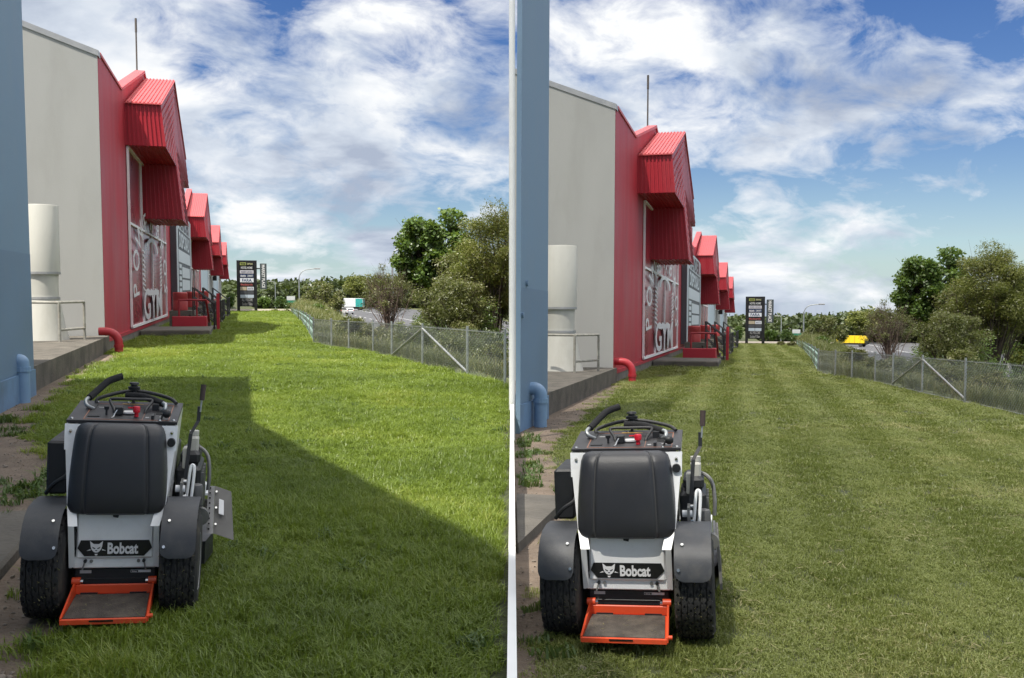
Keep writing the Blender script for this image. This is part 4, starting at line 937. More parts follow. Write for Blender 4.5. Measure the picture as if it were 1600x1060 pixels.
# ------------------------------------------------------------------ pylon sign, fence, lamps, vehicles
def pylon(Y):
    s = Y.side; g0, g1 = Y.ground(373, 488), Y.ground(400, 488); d = g0.y
    zt = Y.atY(373, 407, d).z; x0, x1 = g0.x, Y.atY(400, 488, d).x
    base = Vector(((x0 + x1) / 2, d, 0)); t = thing('pylon_sign', Y, base, f'black two-post pylon sign with stacked tenant panels in the {s} half', 'sign')
    pw = (x1 - x0) * .085
    zb = Y.atY(385, 479, d).z
    def bx(n, a0, a1, b0, b1, c0, c1, m, par=None): return part(n, MB().box(a0, a1, b0, b1, c0, c1), m, par or t, base)
    for x in (x0, x1):
        bx('post', x - pw, x + pw, d - .09, d + .09, .04, zt, BLACKP); bx('footing', x - pw * 1.6, x + pw * 1.6, d - .16, d + .16, 0, .039, CONC)
    bx('backing', x0 + pw, x1 - pw, d - .05, d + .05, zb, zt, BLACKP)
    W, H = x1 - x0 - 2 * pw, zt - zb; xc = (x0 + x1) / 2
    c = lambda n, col: mat('sign_' + n, col, .5, .04, 2)
    rows = [  # z0, z1 (fractions from the top), [(u0, u1, material, text, text material)]
        (.045, .105, [(.04, .46, c('olive', (.34, .38, .10)), 'TENDER', DECALB), (.50, .96, c('black', (.01, .01, .012)), 'DISPOSALS', c('gold', (.55, .55, .30)))]),
        (.12, .20, [(.03, .97, c('black', (.01, .01, .012)), 'HOTEL HOME', c('pale', (.60, .62, .62)))]),
        (.215, .285, [(.03, .97, c('mauve_white', (.58, .57, .62)), 'PREMIER CURTAINS', c('slate', (.25, .25, .30)))]),
        (.30, .37, [(.03, .47, c('navy', (.03, .05, .13)), 'faith', DECALW), (.50, .97, c('navy', (.03, .05, .13)), 'COMMUNITY', c('pale', (.60, .62, .62)))]),
        (.385, .475, [(.03, .97, c('white', (.70, .73, .78)), 'FARA', c('navy', (.03, .05, .13)))]),
        (.49, .56, [(.03, .97, c('black', (.01, .01, .012)), 'redearth', c('brick', (.40, .10, .09)))]),
        (.575, .65, [(.03, .48, c('tan', (.42, .36, .26)), '', None), (.51, .97, c('white', (.70, .73, .78)), 'SMARTER', c('slate', (.25, .25, .30)))]),
        (.665, .73, [(.03, .48, c('charcoal', (.05, .055, .06)), '', None), (.51, .97, c('charcoal', (.05, .055, .06)), '', None)]),
        (.745, .815, [(.03, .48, c('ice', (.45, .52, .60)), '', None), (.51, .97, c('ice', (.45, .52, .60)), '', None)]),
        (.835, .985, [(.06, .95, c('black', (.01, .01, .012)), 'ALL WELCOME\nSundays 9.30am', c('grey', (.30, .30, .30)))])]
    yf = d - .051
    for a, b, cells in rows:
        z1, z0 = zt - H * a, zt - H * b
        for u0, u1, m, tx, tm in cells:
            q = bx('panel', x0 + pw + W * u0, x0 + pw + W * u1, yf - .025, yf, z0, z1, m)
            if tx:
                me = text_mesh(tx, (z1 - z0) * (.62 if '\n' in tx else .85 if tx != 'FARA' else 1.0), .02, width=W * (u1 - u0) * (.84 if tx != 'FARA' else .72))
                me.transform(frame_rear(x0 + pw + W * (u0 + u1) / 2, yf - .03, (z0 + z1) / 2)); me.materials.append(tm); part('lettering', me, tm, q, base)
            if tx == 'redearth':
                part('logo_dot', MB().lathe([(0, 0), ((z1 - z0) * .3, 0), ((z1 - z0) * .3, .006), (0, .006)], 'Y', (x0 + pw + W * .12, yf - .032, (z0 + z1) / 2), 14), tm, q, base)
    # blade sign to the right, on two arms
    a0, a1 = Y.atY(406, 412, d), Y.atY(417, 452, d)
    base2 = Vector(((a0.x + a1.x) / 2, d, a1.z))
    bl = bx('blade_panel', a0.x, a1.x, d - .06, d + .06, a1.z, a0.z, c('dark_green_grey', (.06, .075, .08)))
    for z in (a0.z - (a0.z - a1.z) * .2, a0.z - (a0.z - a1.z) * .78): bx('bracket_arm', x1 + pw, a0.x + .05, d - .04, d + .04, z - .04, z + .04, BLACKP)
    me = text_mesh('MARKET PLACE', (a1.x - a0.x) * .62, .03, width=(a0.z - a1.z) * .9)
    me.transform(frame_rear((a0.x + a1.x) / 2, d - .066, (a0.z + a1.z) / 2) @ Matrix.Rotation(-math.pi / 2, 4, 'Z')); me.materials.append(DECALW); part('lettering', me, DECALW, bl, base)
    return d
def fence(Y):
    s = Y.side
    GREENW = mat('green_coated_wire', (.30, .42, .38), .5, .15, 4, metal=.2)
    WIRE = mat('grey_wire', (.22, .24, .245), .45, .15, 4, metal=.5)
    def run(pts, zt_fn, label, posts, wires, step, rad, brace=None):
        base = Vector((pts[0].x, pts[0].y, 0)); t = thing('chain_link_fence', Y, base, label, 'fence')
        seg = [(Vector((a.x, a.y, 0)), Vector((b.x, b.y, 0))) for a, b in zip(pts, pts[1:])]
        L = [0.0]
        for a, b in seg: L.append(L[-1] + (b - a).length)
        def at(l):
            l = min(max(l, 0), L[-1])
            for i, (a, b) in enumerate(seg):
                if l <= L[i + 1] + 1e-6:
                    q = a.lerp(b, (l - L[i]) / max(1e-6, L[i+1] - L[i])); z = float(terr_z(Y, np.array([q.x]), np.array([q.y]))[0])
                    return Vector((q.x, q.y, min(0, z) )), zt_fn(l / L[-1])
        m = MB(); n = int(L[-1] / step)
        for i in range(-int(1.2 / step), n + 1):
            for dr in (1, -1):
                # a straight run of wire climbing across the mesh, bent a little at each crossing
                k = 5; P_ = []
                for j in range(k + 1):
                    l = i * step + (dr * j / k * 1.0 if dr > 0 else 1.0 - j / k)
                    if l < 0 or l > L[-1]: continue
                    q, h = at(l); P_.append(q + Vector((.004 * (dr if j % 2 else -dr), 0, .02 + (h - .02) * j / k)))
                for a, b in zip(P_, P_[1:]): m.tube([a, b], rad, 3, False)
        part('wire_mesh', m, wires, t, base, kind='stuff')
        for l in posts:
            q, h = at(l * L[-1]); part('post', MB().tube([q - Vector((0, 0, .1)), q + Vector((0, 0, h + .05))], .026, 8), STEEL, t, base, True)
        for h_ in ((.03, .97) if brace else ()):
            part('strand', MB().tube([at(L[-1] * i / 40)[0] + Vector((0, 0, at(L[-1] * i / 40)[1] * h_)) for i in range(41)], .006, 4), STEEL, t, base)
        if brace:
            for l0, l1 in brace:
                q, h = at(l0 * L[-1]); q2, _ = at(l1 * L[-1])
                part('brace', MB().tube([q + Vector((0, 0, h * .93)), q2 + Vector((0, 0, .08))], .024, 8), STEEL, t, base, True)
        return t, at, L
    p = Y.f1 if Y is YR else Y.f1[1:]
    if Y is YL: p = [Vector((p[0].x - .06, p[0].y + .05, 0))] + p[1:]
    hgt = lambda px, py0, py1, v: Y.atY(px, py1, v).z
    hn, hf = Y.atY(660, 505, Y.f1[3].y).z, Y.atY(490, 498, Y.f1[-1].y).z
    # positions of the posts along the run, from the photograph
    cum = [0.0]
    for a, b in zip(p, p[1:]): cum.append(cum[-1] + (b - a).length)
    k0 = 0 if Y is YR else -1
    fr = lambda i: cum[i + k0] / cum[-1]
    posts = [0.0, fr(2), fr(3), fr(4) , fr(5), fr(6), fr(7), 1.0] if Y is YR else [0.0, fr(2), fr(3), fr(4), fr(5), fr(6), fr(7), 1.0]
    run(p, lambda u: hn + (hf - hn) * u, f'near chain-link fence with diagonal braces below the trees in the {s} half', posts, WIRE, .085, .0032, [(fr(3), fr(2)), (fr(3), fr(4))])
    run(Y.f2, lambda u: hf - (hf - .38) * u, f'far green chain-link fence running back towards the road in the {s} half', [0, .12, .25, .4, .55, .7, .85, 1.0], GREENW, .36, .0045)
def lamp(Y, px, ytop, pxarm, yarm, v, label):
    g = Y.atY(px, ytop, v); zb = -4.3; a = Y.atY(pxarm, yarm, v)
    base = Vector((g.x, v, zb)); t = thing('street_lamp', Y, base, label, 'street lamp', 0, 'street lamps along the road')
    k = 1 if a.x > g.x else -1; r = min(1.6, abs(a.x - g.x) * .6)
    pts = [(g.x, v, zb), (g.x, v, g.z - r)] + [(g.x + k * r * (1 - math.cos(i * math.pi / 12)), v, g.z - r + r * math.sin(i * math.pi / 12)) for i in range(1, 7)] + [(a.x, v, a.z)]
    part('pole', MB().tube(pts, [.12, .09] + [.07] * 7, 8), STEEL, t, base, True)
    part('lamp_head', MB().rbox(a.x - .1 if k > 0 else a.x - .8, a.x + .8 if k > 0 else a.x + .1, v - .18, v + .18, a.z - .10, a.z + .10, .05), FLASH, t, base)
def wheels(t, xs, ys, r, base, par=None):
    for x in xs:
        for y in ys:
            w_ = part('wheel', MB().lathe([(r * .6, -.11), (r * .95, -.11), (r, -.07), (r, .07), (r * .95, .11), (r * .6, .11)], 'X', (x, y, r), 18), RUBBER, t, None, True)
            part('rim', MB().lathe([(0, -.112), (r * .6, -.09), (r * .6, .09), (0, .112)], 'X', (x, y, r), 14), STEEL, w_, None, True)
def car(Y, pos, rz, colr, nm, label, van=False):
    t = thing(nm, Y, pos, label, 'car', rz, None)
    P = mat('car_paint_' + nm + '_' + Y.side, colr, .3, .03, 2, coat=.5)
    h = 1.75 if van else 1.5
    side = [(-2.1, .35), (2.1, .35), (2.15, .75), (2.0, .95), (1.1, 1.02), (.45, h), (-1.6, h), (-2.05, 1.0), (-2.15, .7)]
    part('body', MB().prism(side, 'X', -.88, .88), P, t)
    part('rear_window', MB().hexa([(-.7, -2.03, 1.05), (.7, -2.03, 1.05), (.7, -2.0, 1.05), (-.7, -2.0, 1.05), (-.65, -1.68, h - .1), (.65, -1.68, h - .1), (.65, -1.6, h - .1), (-.65, -1.6, h - .1)]), GLASS, t)
    part('windscreen', MB().hexa([(-.72, 1.1, 1.04), (.72, 1.1, 1.04), (.72, 1.0, 1.04), (-.72, 1.0, 1.04), (-.66, .52, h - .06), (.66, .52, h - .06), (.66, .42, h - .06), (-.66, .42, h - .06)]), GLASS, t)
    for sg in (-1, 1):
        part('side_window', MB().prism([(-1.75, 1.05), (.85, 1.05), (.38, h - .1), (-1.5, h - .1)], 'X', sg * .883 - .005, sg * .883 + .005), GLASS, t)
        part('tail_light', MB().rbox(sg * .75 - .1, sg * .75 + .1, -2.17, -2.08, .8, 1.0, .02), mat('tail_red', (.5, .02, .02), .3), t)
    wheels(t, (-.8, .8), (-1.35, 1.35), .33, None); return t
def truck(Y, pos, rz, boxc, cabc, nm, label, tanker=False, endc=None):
    t = thing(nm, Y, pos, label, 'truck', rz, None)
    B = mat('truck_box_' + nm, boxc, .45, .04, 1); C = mat('truck_cab_' + nm, cabc, .35, .04, 1)
    part('chassis', MB().rbox(-.9, .9, -3.6, 3.4, .55, .85, .03), BLACKP, t)
    cb = part('cab', MB().prism([(1.9, .7), (3.55, .7), (3.6, 1.5), (3.35, 2.45), (1.9, 2.6)], 'X', -1.1, 1.1), C, t)
    part('windscreen', MB().prism([(3.585, 1.55), (3.62, 1.55), (3.40, 2.3), (3.37, 2.3)], 'X', -.95, .95), GLASS, cb)
    for sg in (-1, 1): part('side_window', MB().prism([(2.3, 1.6), (3.3, 1.6), (3.2, 2.25), (2.3, 2.25)], 'X', sg * 1.104 - .004, sg * 1.104 + .004), GLASS, cb)
    if tanker:
        part('hopper', MB().prism([(-3.6, .95), (1.6, .95), (1.7, 2.5), (1.2, 2.75), (-2.9, 2.75), (-3.7, 2.0)], 'X', -1.15, 1.15), B, t)
        for y in (-2.6, -1.2, .2): part('rib', MB().box(-1.19, 1.19, y - .05, y + .05, .98, 2.7), mat('truck_rib', (.35, .26, .02), .5), t)
        part('rear_gear', MB().rbox(-.8, .8, -4.0, -3.62, .6, 1.5, .05), BLACKP, t)
    else:
        part('cargo_box', MB().rbox(-1.22, 1.22, -3.7, 1.7, .95, 3.3, .04), B, t)
        if endc:
            for sg in (-1, 1): part('side_graphic', MB().box(sg * 1.224 - .003, sg * 1.224 + .003, -3.6, -1.6, 1.0, 3.25), mat('truck_teal', endc, .5), t)
            part('rear_graphic', MB().box(-1.15, 1.15, -3.71, -3.703, 1.0, 3.2), mat('truck_teal', endc, .5), t)
    wheels(t, (-.95, .95), (-2.6, 2.6), .5, None); return t
for Y in YARDS:
    s = Y.side; Y.sign_d = pylon(Y); fence(Y)
    lamp(Y, 467, 421, 492, 420, 150, f'grey street lamp with arm to the right beside the pylon sign in the {s} half')
    lamp(Y, 613, 389, 634, 388, 85, f'grey street lamp partly hidden by the dense green tree in the {s} half') if Y is YL else None
    lamp(Y, 430, 440, 424, 440, 260, f'tiny distant street lamp over the far trees in the {s} half')
    # green road sign
    a, b = Y.atY(448, 463, 160), Y.atY(463, 477, 160); base = Vector(((a.x + b.x) / 2, 160, -4.3))
    t = thing('road_sign', Y, base, f'green and white road direction sign beyond the lawn in the {s} half', 'sign')
    part('panel', MB().box(a.x, b.x, 160, 160.1, b.z, (a.z * .55 + b.z * .45)), mat('sign_green', (.02, .20, .12), .5), t, base)
    part('panel', MB().box(a.x, b.x - .2, 160, 160.1, (a.z * .5 + b.z * .5), a.z), mat('sign_pale', (.5, .6, .62), .5), t, base)
    for x in (a.x + .3, b.x - .3): part('post', MB().box(x - .06, x + .06, 160.1, 160.2, -4.3, a.z - .1), STEEL, t, base)
    # yellow canopy across the road
    a, b = Y.atY(752, 440, 120), Y.atY(822, 451, 120)
    if Y is YL: b.x = Y.seam(120) - .3
    base = Vector(((a.x + b.x) / 2, 122, -4.3)); t = thing('canopy', Y, base, f'yellow edged flat canopy across the road behind the trees in the {s} half', 'canopy')
    part('fascia', MB().box(a.x, b.x, 120, 126, b.z, a.z), mat('canopy_yellow', (.62, .40, .02), .5), t, base)
    for x in (a.x + .8, b.x - .8): part('post', MB().box(x - .2, x + .2, 122, 122.4, -4.3, b.z - .003), OFFWHITE, t, base)
truck(YL, (*YL.ground(548, 485, -4.2)[:2], -4.2), R(72), (.72, .74, .74), (.72, .74, .74), 'box_truck', 'white box truck with teal panel on the road in the left half', False, (.03, .35, .32))
car(YL, (*YL.ground(525, 491, -4.2)[:2], -4.2), R(8), (.015, .016, .02), 'dark_car', 'black car driving away on the road in the left half', True)
car(YL, (*YL.ground(542, 491, -4.2)[:2], -4.2), R(20), (.70, .70, .70), 'white_car', 'white car on the road below the truck in the left half')
truck(YR, (*YR.ground(1331, 542, -4.2, False)[:2], -4.2), R(60), (.75, .52, .01), (.75, .52, .01), 'yellow_truck', 'yellow work truck on the road in the right half', True)

# ------------------------------------------------------------------ vegetation helpers
def blade_clump(n, h0, h1, wdt, spread, rs, lean, droop):
    V, F = [], []
    for _ in range(n):
        a = rs.uniform(0, 6.283); r = spread * math.sqrt(rs.uniform()); x, y = r * math.cos(a), r * math.sin(a)
        h = rs.uniform(h0, h1); ta = rs.uniform(0, 6.283); l = rs.uniform(.1, lean) * h; w_ = wdt * rs.uniform(.7, 1.3)
        dx, dy = math.cos(ta), math.sin(ta); wx, wy = -dy * w_ / 2, dx * w_ / 2
        p0 = (x, y, -.01); p1 = (x + dx * l * .35, y + dy * l * .35, h * .6); dr = rs.uniform(0, droop)
        p2 = (x + dx * l * (1 + dr), y + dy * l * (1 + dr), h * (1 - dr * .5))
        o = len(V)
        V += [(p0[0] - wx, p0[1] - wy, p0[2]), (p0[0] + wx, p0[1] + wy, p0[2]), (p1[0] + wx * .8, p1[1] + wy * .8, p1[2]), (p1[0] - wx * .8, p1[1] - wy * .8, p1[2]), p2]
        F += [(o, o + 1, o + 2, o + 3), (o + 3, o + 2, o + 4)]
    return V, F
def source(name, meshes):
    c = bpy.data.collections.new(name)            # holds the clump shapes; not linked to the scene
    for i, me in enumerate(meshes):
        o = bpy.data.objects.new(f'{name}_{i}', me); c.objects.link(o)
    return c
def scatter(name, Y, pts, rots, scls, coll, label, cat):
    """one 'stuff' object: points with rotation and scale, clumps instanced on them"""
    me = bpy.data.meshes.new(name); n = len(pts); me.vertices.add(n); me.vertices.foreach_set('co', np.asarray(pts, np.float32).ravel())
    a = me.attributes.new('rot', 'FLOAT_VECTOR', 'POINT'); a.data.foreach_set('vector', np.asarray(rots, np.float32).ravel())
    a = me.attributes.new('scl', 'FLOAT_VECTOR', 'POINT'); a.data.foreach_set('vector', np.asarray(scls, np.float32).ravel())
    o = bpy.data.objects.new(name, me); col_.objects.link(o); o.matrix_world = Y.M; tag(o, label, cat, None, 'stuff')
    g = bpy.data.node_groups.new(name, 'GeometryNodeTree'); g.is_modifier = True
    g.interface.new_socket('Geometry', in_out='INPUT', socket_type='NodeSocketGeometry'); g.interface.new_socket('Geometry', in_out='OUTPUT', socket_type='NodeSocketGeometry')
    gi, go = g.nodes.new('NodeGroupInput'), g.nodes.new('NodeGroupOutput')
    ci = g.nodes.new('GeometryNodeCollectionInfo'); ci.inputs['Collection'].default_value = coll; ci.inputs['Separate Children'].default_value = True; ci.inputs['Reset Children'].default_value = True
    ip = g.nodes.new('GeometryNodeInstanceOnPoints'); ip.inputs['Pick Instance'].default_value = True
    r = g.nodes.new('GeometryNodeInputNamedAttribute'); r.data_type = 'FLOAT_VECTOR'; r.inputs[0].default_value = 'rot'
    s = g.nodes.new('GeometryNodeInputNamedAttribute'); s.data_type = 'FLOAT_VECTOR'; s.inputs[0].default_value = 'scl'
    e2r = g.nodes.new('FunctionNodeEulerToRotation')
    L = g.links.new
    L(gi.outputs[0], ip.inputs['Points']); L(ci.outputs[0], ip.inputs['Instance']); L(r.outputs[0], e2r.inputs[0]); L(e2r.outputs[0], ip.inputs['Rotation']); L(s.outputs[0], ip.inputs['Scale'])
    L(ip.outputs[0], go.inputs[0])
    o.modifiers.new('scatter', 'NODES').node_group = g
    return o
def clump_meshes(name, k, m, seed, *args):
    out = []
    for i in range(k):
        V, F = blade_clump(*args[:5], np.random.RandomState(seed + i), *args[5:]) if False else blade_clump(args[0], args[1], args[2], args[3], args[4], np.random.RandomState(seed + i), args[5], args[6])
        me = bpy.data.meshes.new(name); me.from_pydata(V, [], F); me.materials.append(m); out.append(me)
    return out
LUSH = leafmat('lush_grass', (.085, .138, .013), (.220, .295, .030), .44, .9, (.34, .35, .06))
MOWN = leafmat('mown_grass', (.135, .165, .036), (.245, .275, .072), .36, .8, (.44, .38, .18))
DRYG = leafmat('dry_bank_grass', (.085, .11, .03), (.18, .18, .065), .25, .35, (.30, .24, .12))
WEED = leafmat('weed_leaves', (.05, .09, .02), (.10, .16, .04), .3, 2.0)
LUSHC = source('lush_clumps', clump_meshes('lush_clump', 6, LUSH, 10, 58, .035, .11, .0047, .078, .8, .7))
MOWNC = source('mown_clumps', clump_meshes('mown_clump', 6, MOWN, 30, 66, .014, .038, .0042, .082, 1.2, .6))
DRYC = source('dry_clumps', clump_meshes('dry_clump', 5, DRYG, 50, 34, .25, .62, .012, .16, .7, .8))
WEEDC = source('weed_clumps', clump_meshes('weed_clump', 4, WEED, 70, 60, .03, .10, .016, .12, 1.3, .6))
def clip_mesh(i):
    r_ = np.random.RandomState(200 + i); p = r_.normal(0, .07, (14, 3)); p[:, 2] = r_.uniform(-.006, .006, 14)
    v, f = leaves(p, .06, r_, 11.0); v[:, 2] = np.clip(v[:, 2] * .3, -.012, .016); return np_mesh('clipping', v, f, CLIPM)
CLIPC = source('clipping_shapes', [clip_mesh(i) for i in range(5)])
def lawn_points(Y, rs):
    P, Rt, Sc = [], [], []
    bands = ((3.4, 9, 300, 1.0), (9, 16, 140, 1.35), (16, 30, 56, 2.1), (30, Y.sign_d + 1, 17, 3.4))
    for y0, y1, rho, k in bands:
        xa, xb = -4.2, 6.8
        n = int((xb - xa) * (y1 - y0) * rho); x = rs.uniform(xa, xb, n); y = rs.uniform(y0, y1, n)
        dirtx = np.interp(y, Y.dy, Y.dx); dirtx = np.where(y > Y.Yc - 1.5, Y.Xr + .15, dirtx)
        edge = .10 * np.sin(y * 5.1) + .07 * np.sin(y * 13.7 + 1) + rs.normal(0, .07, n)
        ok = (x > dirtx + edge) & (x < np.interp(y, Y.fy, Y.fx) - .05)
        sm = Y.seam(1.0) * y
        ok &= (x < sm - .10) & (x > -.30 * y - 1.2) if Y is YL else (x > sm + .09) & (x < .32 * y + 1.0)
        x, y = x[ok], y[ok]; n = len(x)
        hv = .8 + .35 * (np.sin(x * 1.7 + np.sin(y * .9) * 1.5) * np.sin(y * 1.1 + x * .6)) + rs.normal(0, .12, n)
        hv = np.clip(hv, .45, 1.5)
        if Y is YL: hv *= np.where(y < 6, 1.1, 1.0)
        if Y is YR:
            hv = np.clip(.9 + .15 * np.sin(x * 3 + y) + rs.normal(0, .15, n), .5, 1.4)
            st = np.sign(np.sin((x + .012 * y) * math.pi / .55)); tx = st * R(6) + rs.normal(0, .10, n)
        else: tx = rs.normal(0, .10, n)
        P.append(np.stack([x, y, np.zeros(n)], 1)); Rt.append(np.stack([tx, rs.normal(0, .10, n), rs.uniform(0, 6.283, n)], 1))
        kk = k * rs.uniform(.85, 1.2, n); Sc.append(np.stack([kk, kk, hv * (1 + (k - 1) * .12)], 1))
    return np.concatenate(P), np.concatenate(Rt), np.concatenate(Sc)
for Y in YARDS:
    rs = np.random.RandomState(4 if Y is YL else 8); s = Y.side
    P, Rt, Sc = lawn_points(Y, rs)
    # Euler order XYZ turns about z last: the lean set by x stays along the yard only when z is small, so spin mown clumps little
    if Y is YR: Rt[:, 2] = rs.choice([0, math.pi], len(Rt)) * 0 + rs.normal(0, .5, len(Rt))
    scatter('grass', Y, P, Rt, Sc, LUSHC if Y is YL else MOWNC, 'long lush green uncut lawn grass in the left half' if Y is YL else 'short striped freshly mown lawn grass in the right half', 'grass')
    # weeds and straw on the bank beyond the fence
    n = 3600; y = rs.uniform(12, 120, n) ** 1.0; u = rs.uniform(0, 1, n) ** 1.4; x = np.interp(y, Y.fy, Y.fx) + .15 + u * 9.5
    ok = (x < Y.seam(1) * y - .15) if Y is YL else (x < .36 * y + 2)
    x, y = x[ok], y[ok]; z = terr_z(Y, x, y); n = len(x); k = rs.uniform(.7, 1.25, n) * np.clip(.6 + y * .012, .6, 1.6)
    scatter('bank_grass', Y, np.stack([x, y, z], 1), np.stack([rs.normal(0, .12, n), rs.normal(0, .12, n), rs.uniform(0, 6.28, n)], 1), np.stack([k, k, k], 1), DRYC, f'dry tall grass and weeds on the bank in the {s} half', 'grass')
    # sparse weeds on the bare soil
    P = []
    spots = [(60, 752, 7), (62, 768, 3), (45, 672, 8), (12, 778, 3), (15, 812, 3), (20, 660, 4), (30, 1040, 3), (10, 655, 3)] if Y is YL else [(820, 690, 6), (832, 712, 6), (825, 755, 4), (850, 735, 4), (848, 960, 2), (850, 1030, 4)]
    for px, py, n in spots:
        g = Y.ground(px, py, mapped=False)
        for _ in range(n): P.append((g.x + rs.normal(0, .16), g.y + rs.normal(0, .3), .004))
    P = np.array(P); ok = (P[:, 0] < Y.seam(1) * P[:, 1] - .05) if Y is YL else (P[:, 0] > Y.seam(1) * P[:, 1] + .08)
    P = P[ok]; n = len(P); k = rs.uniform(.5, 1.2, n)
    scatter('weeds', Y, P, np.stack([rs.normal(0, .2, n), rs.normal(0, .2, n), rs.uniform(0, 6.28, n)], 1), np.stack([k, k, k], 1), WEEDC, f'small green weeds scattered on the bare soil in the {s} half', 'weeds')
    # broad-leaved weeds in the long lawn, pale clippings on the mown one
    if Y is YL:
        n = 420; x = rs.uniform(-3, 4.5, n); y = 3.8 + rs.uniform(0, 1, n) ** 1.5 * 24; k = rs.uniform(.5, .95, n)
    else:
        n = 5200; x = rs.uniform(-3, 6.5, n); y = 3.8 + rs.uniform(0, 1, n) ** 1.8 * 26; k = rs.uniform(.6, 1.5, n)
    cl = np.sin(x * 2.3 + 1) * np.sin(y * 1.3) + rs.normal(0, .5, n) > .1
    ok = cl & (x > np.interp(y, Y.dy, Y.dx) + .1) & (x < np.interp(y, Y.fy, Y.fx) - .2)
    ok &= (x < Y.seam(1) * y - .15) if Y is YL else (x > Y.seam(1) * y + .2)
    x, y, k = x[ok], y[ok], k[ok]; n = len(x)
    scatter('lawn_weeds' if Y is YL else 'clippings', Y, np.stack([x, y, np.full(n, .01 if Y is YL else .030)], 1), np.stack([rs.normal(0, .2, n), rs.normal(0, .2, n), rs.uniform(0, 6.28, n)], 1), np.stack([k, k, k], 1), WEEDC if Y is YL else CLIPC,
            'broad-leaved weeds among the long grass in the left half' if Y is YL else 'pale dry clippings strewn over the mown grass in the right half', 'weeds' if Y is YL else 'clippings')
    # pebbles and leaf litter
    if Y is YL:
        peb = []
        for i in range(4):
            m = MB(); r_ = np.random.RandomState(i); 
            m.lathe([(.3 + r_.uniform(0, .2), -.3), (1.0, 0), (.75, .4), (.2, .6)], 'Z', (0, 0, 0), 6); m.v = [(a * r_.uniform(.7, 1.2), b * r_.uniform(.7, 1.2), c) for a, b, c in m.v]
            peb.append(m.mesh('pebble', mat('pebble_grey', (.20, .17, .14), .9, .4, 1.0)))
        lit = []
        for i in range(3):
            v, f = leaves(np.random.RandomState(i).normal(0, .6, (7, 3)) * np.array([1, 1, .08]), 1.6, np.random.RandomState(i), 3.0)
            lit.append(np_mesh('litter', v * np.array([1, 1, .25]) + np.array([0, 0, .15]), f, mat('leaf_litter', (.17, .115, .07), .9, .4, 1.0)))
        PEB = source('pebbles', peb + lit)
    y = rs.uniform(3.5, 26, 9000) ; y = 3.5 + (y - 3.5) ** 2 / 22.5; dx = np.interp(y, Y.dy, Y.dx)
    x = dx + .15 - rs.uniform(0, 1, len(y)) * 2.2
    ok = (x > -.30 * y - .6) if Y is YL else (x > Y.seam(1) * y + .06)
    ok &= (x > Y.Xb + .03) & ~((x < Y.slabX + .03) & (y < 8.75))
    x, y = x[ok], y[ok]; n = len(x); k = rs.lognormal(-4.9, .45, n)
    scatter('gravel', Y, np.stack([x, y, np.full(n, .008)], 1), np.stack([rs.normal(0, .3, n), rs.normal(0, .3, n), rs.uniform(0, 6.28, n)], 1), np.stack([k, k, k], 1), PEB, f'small stones and leaf litter on the bare soil in the {s} half', 'gravel')

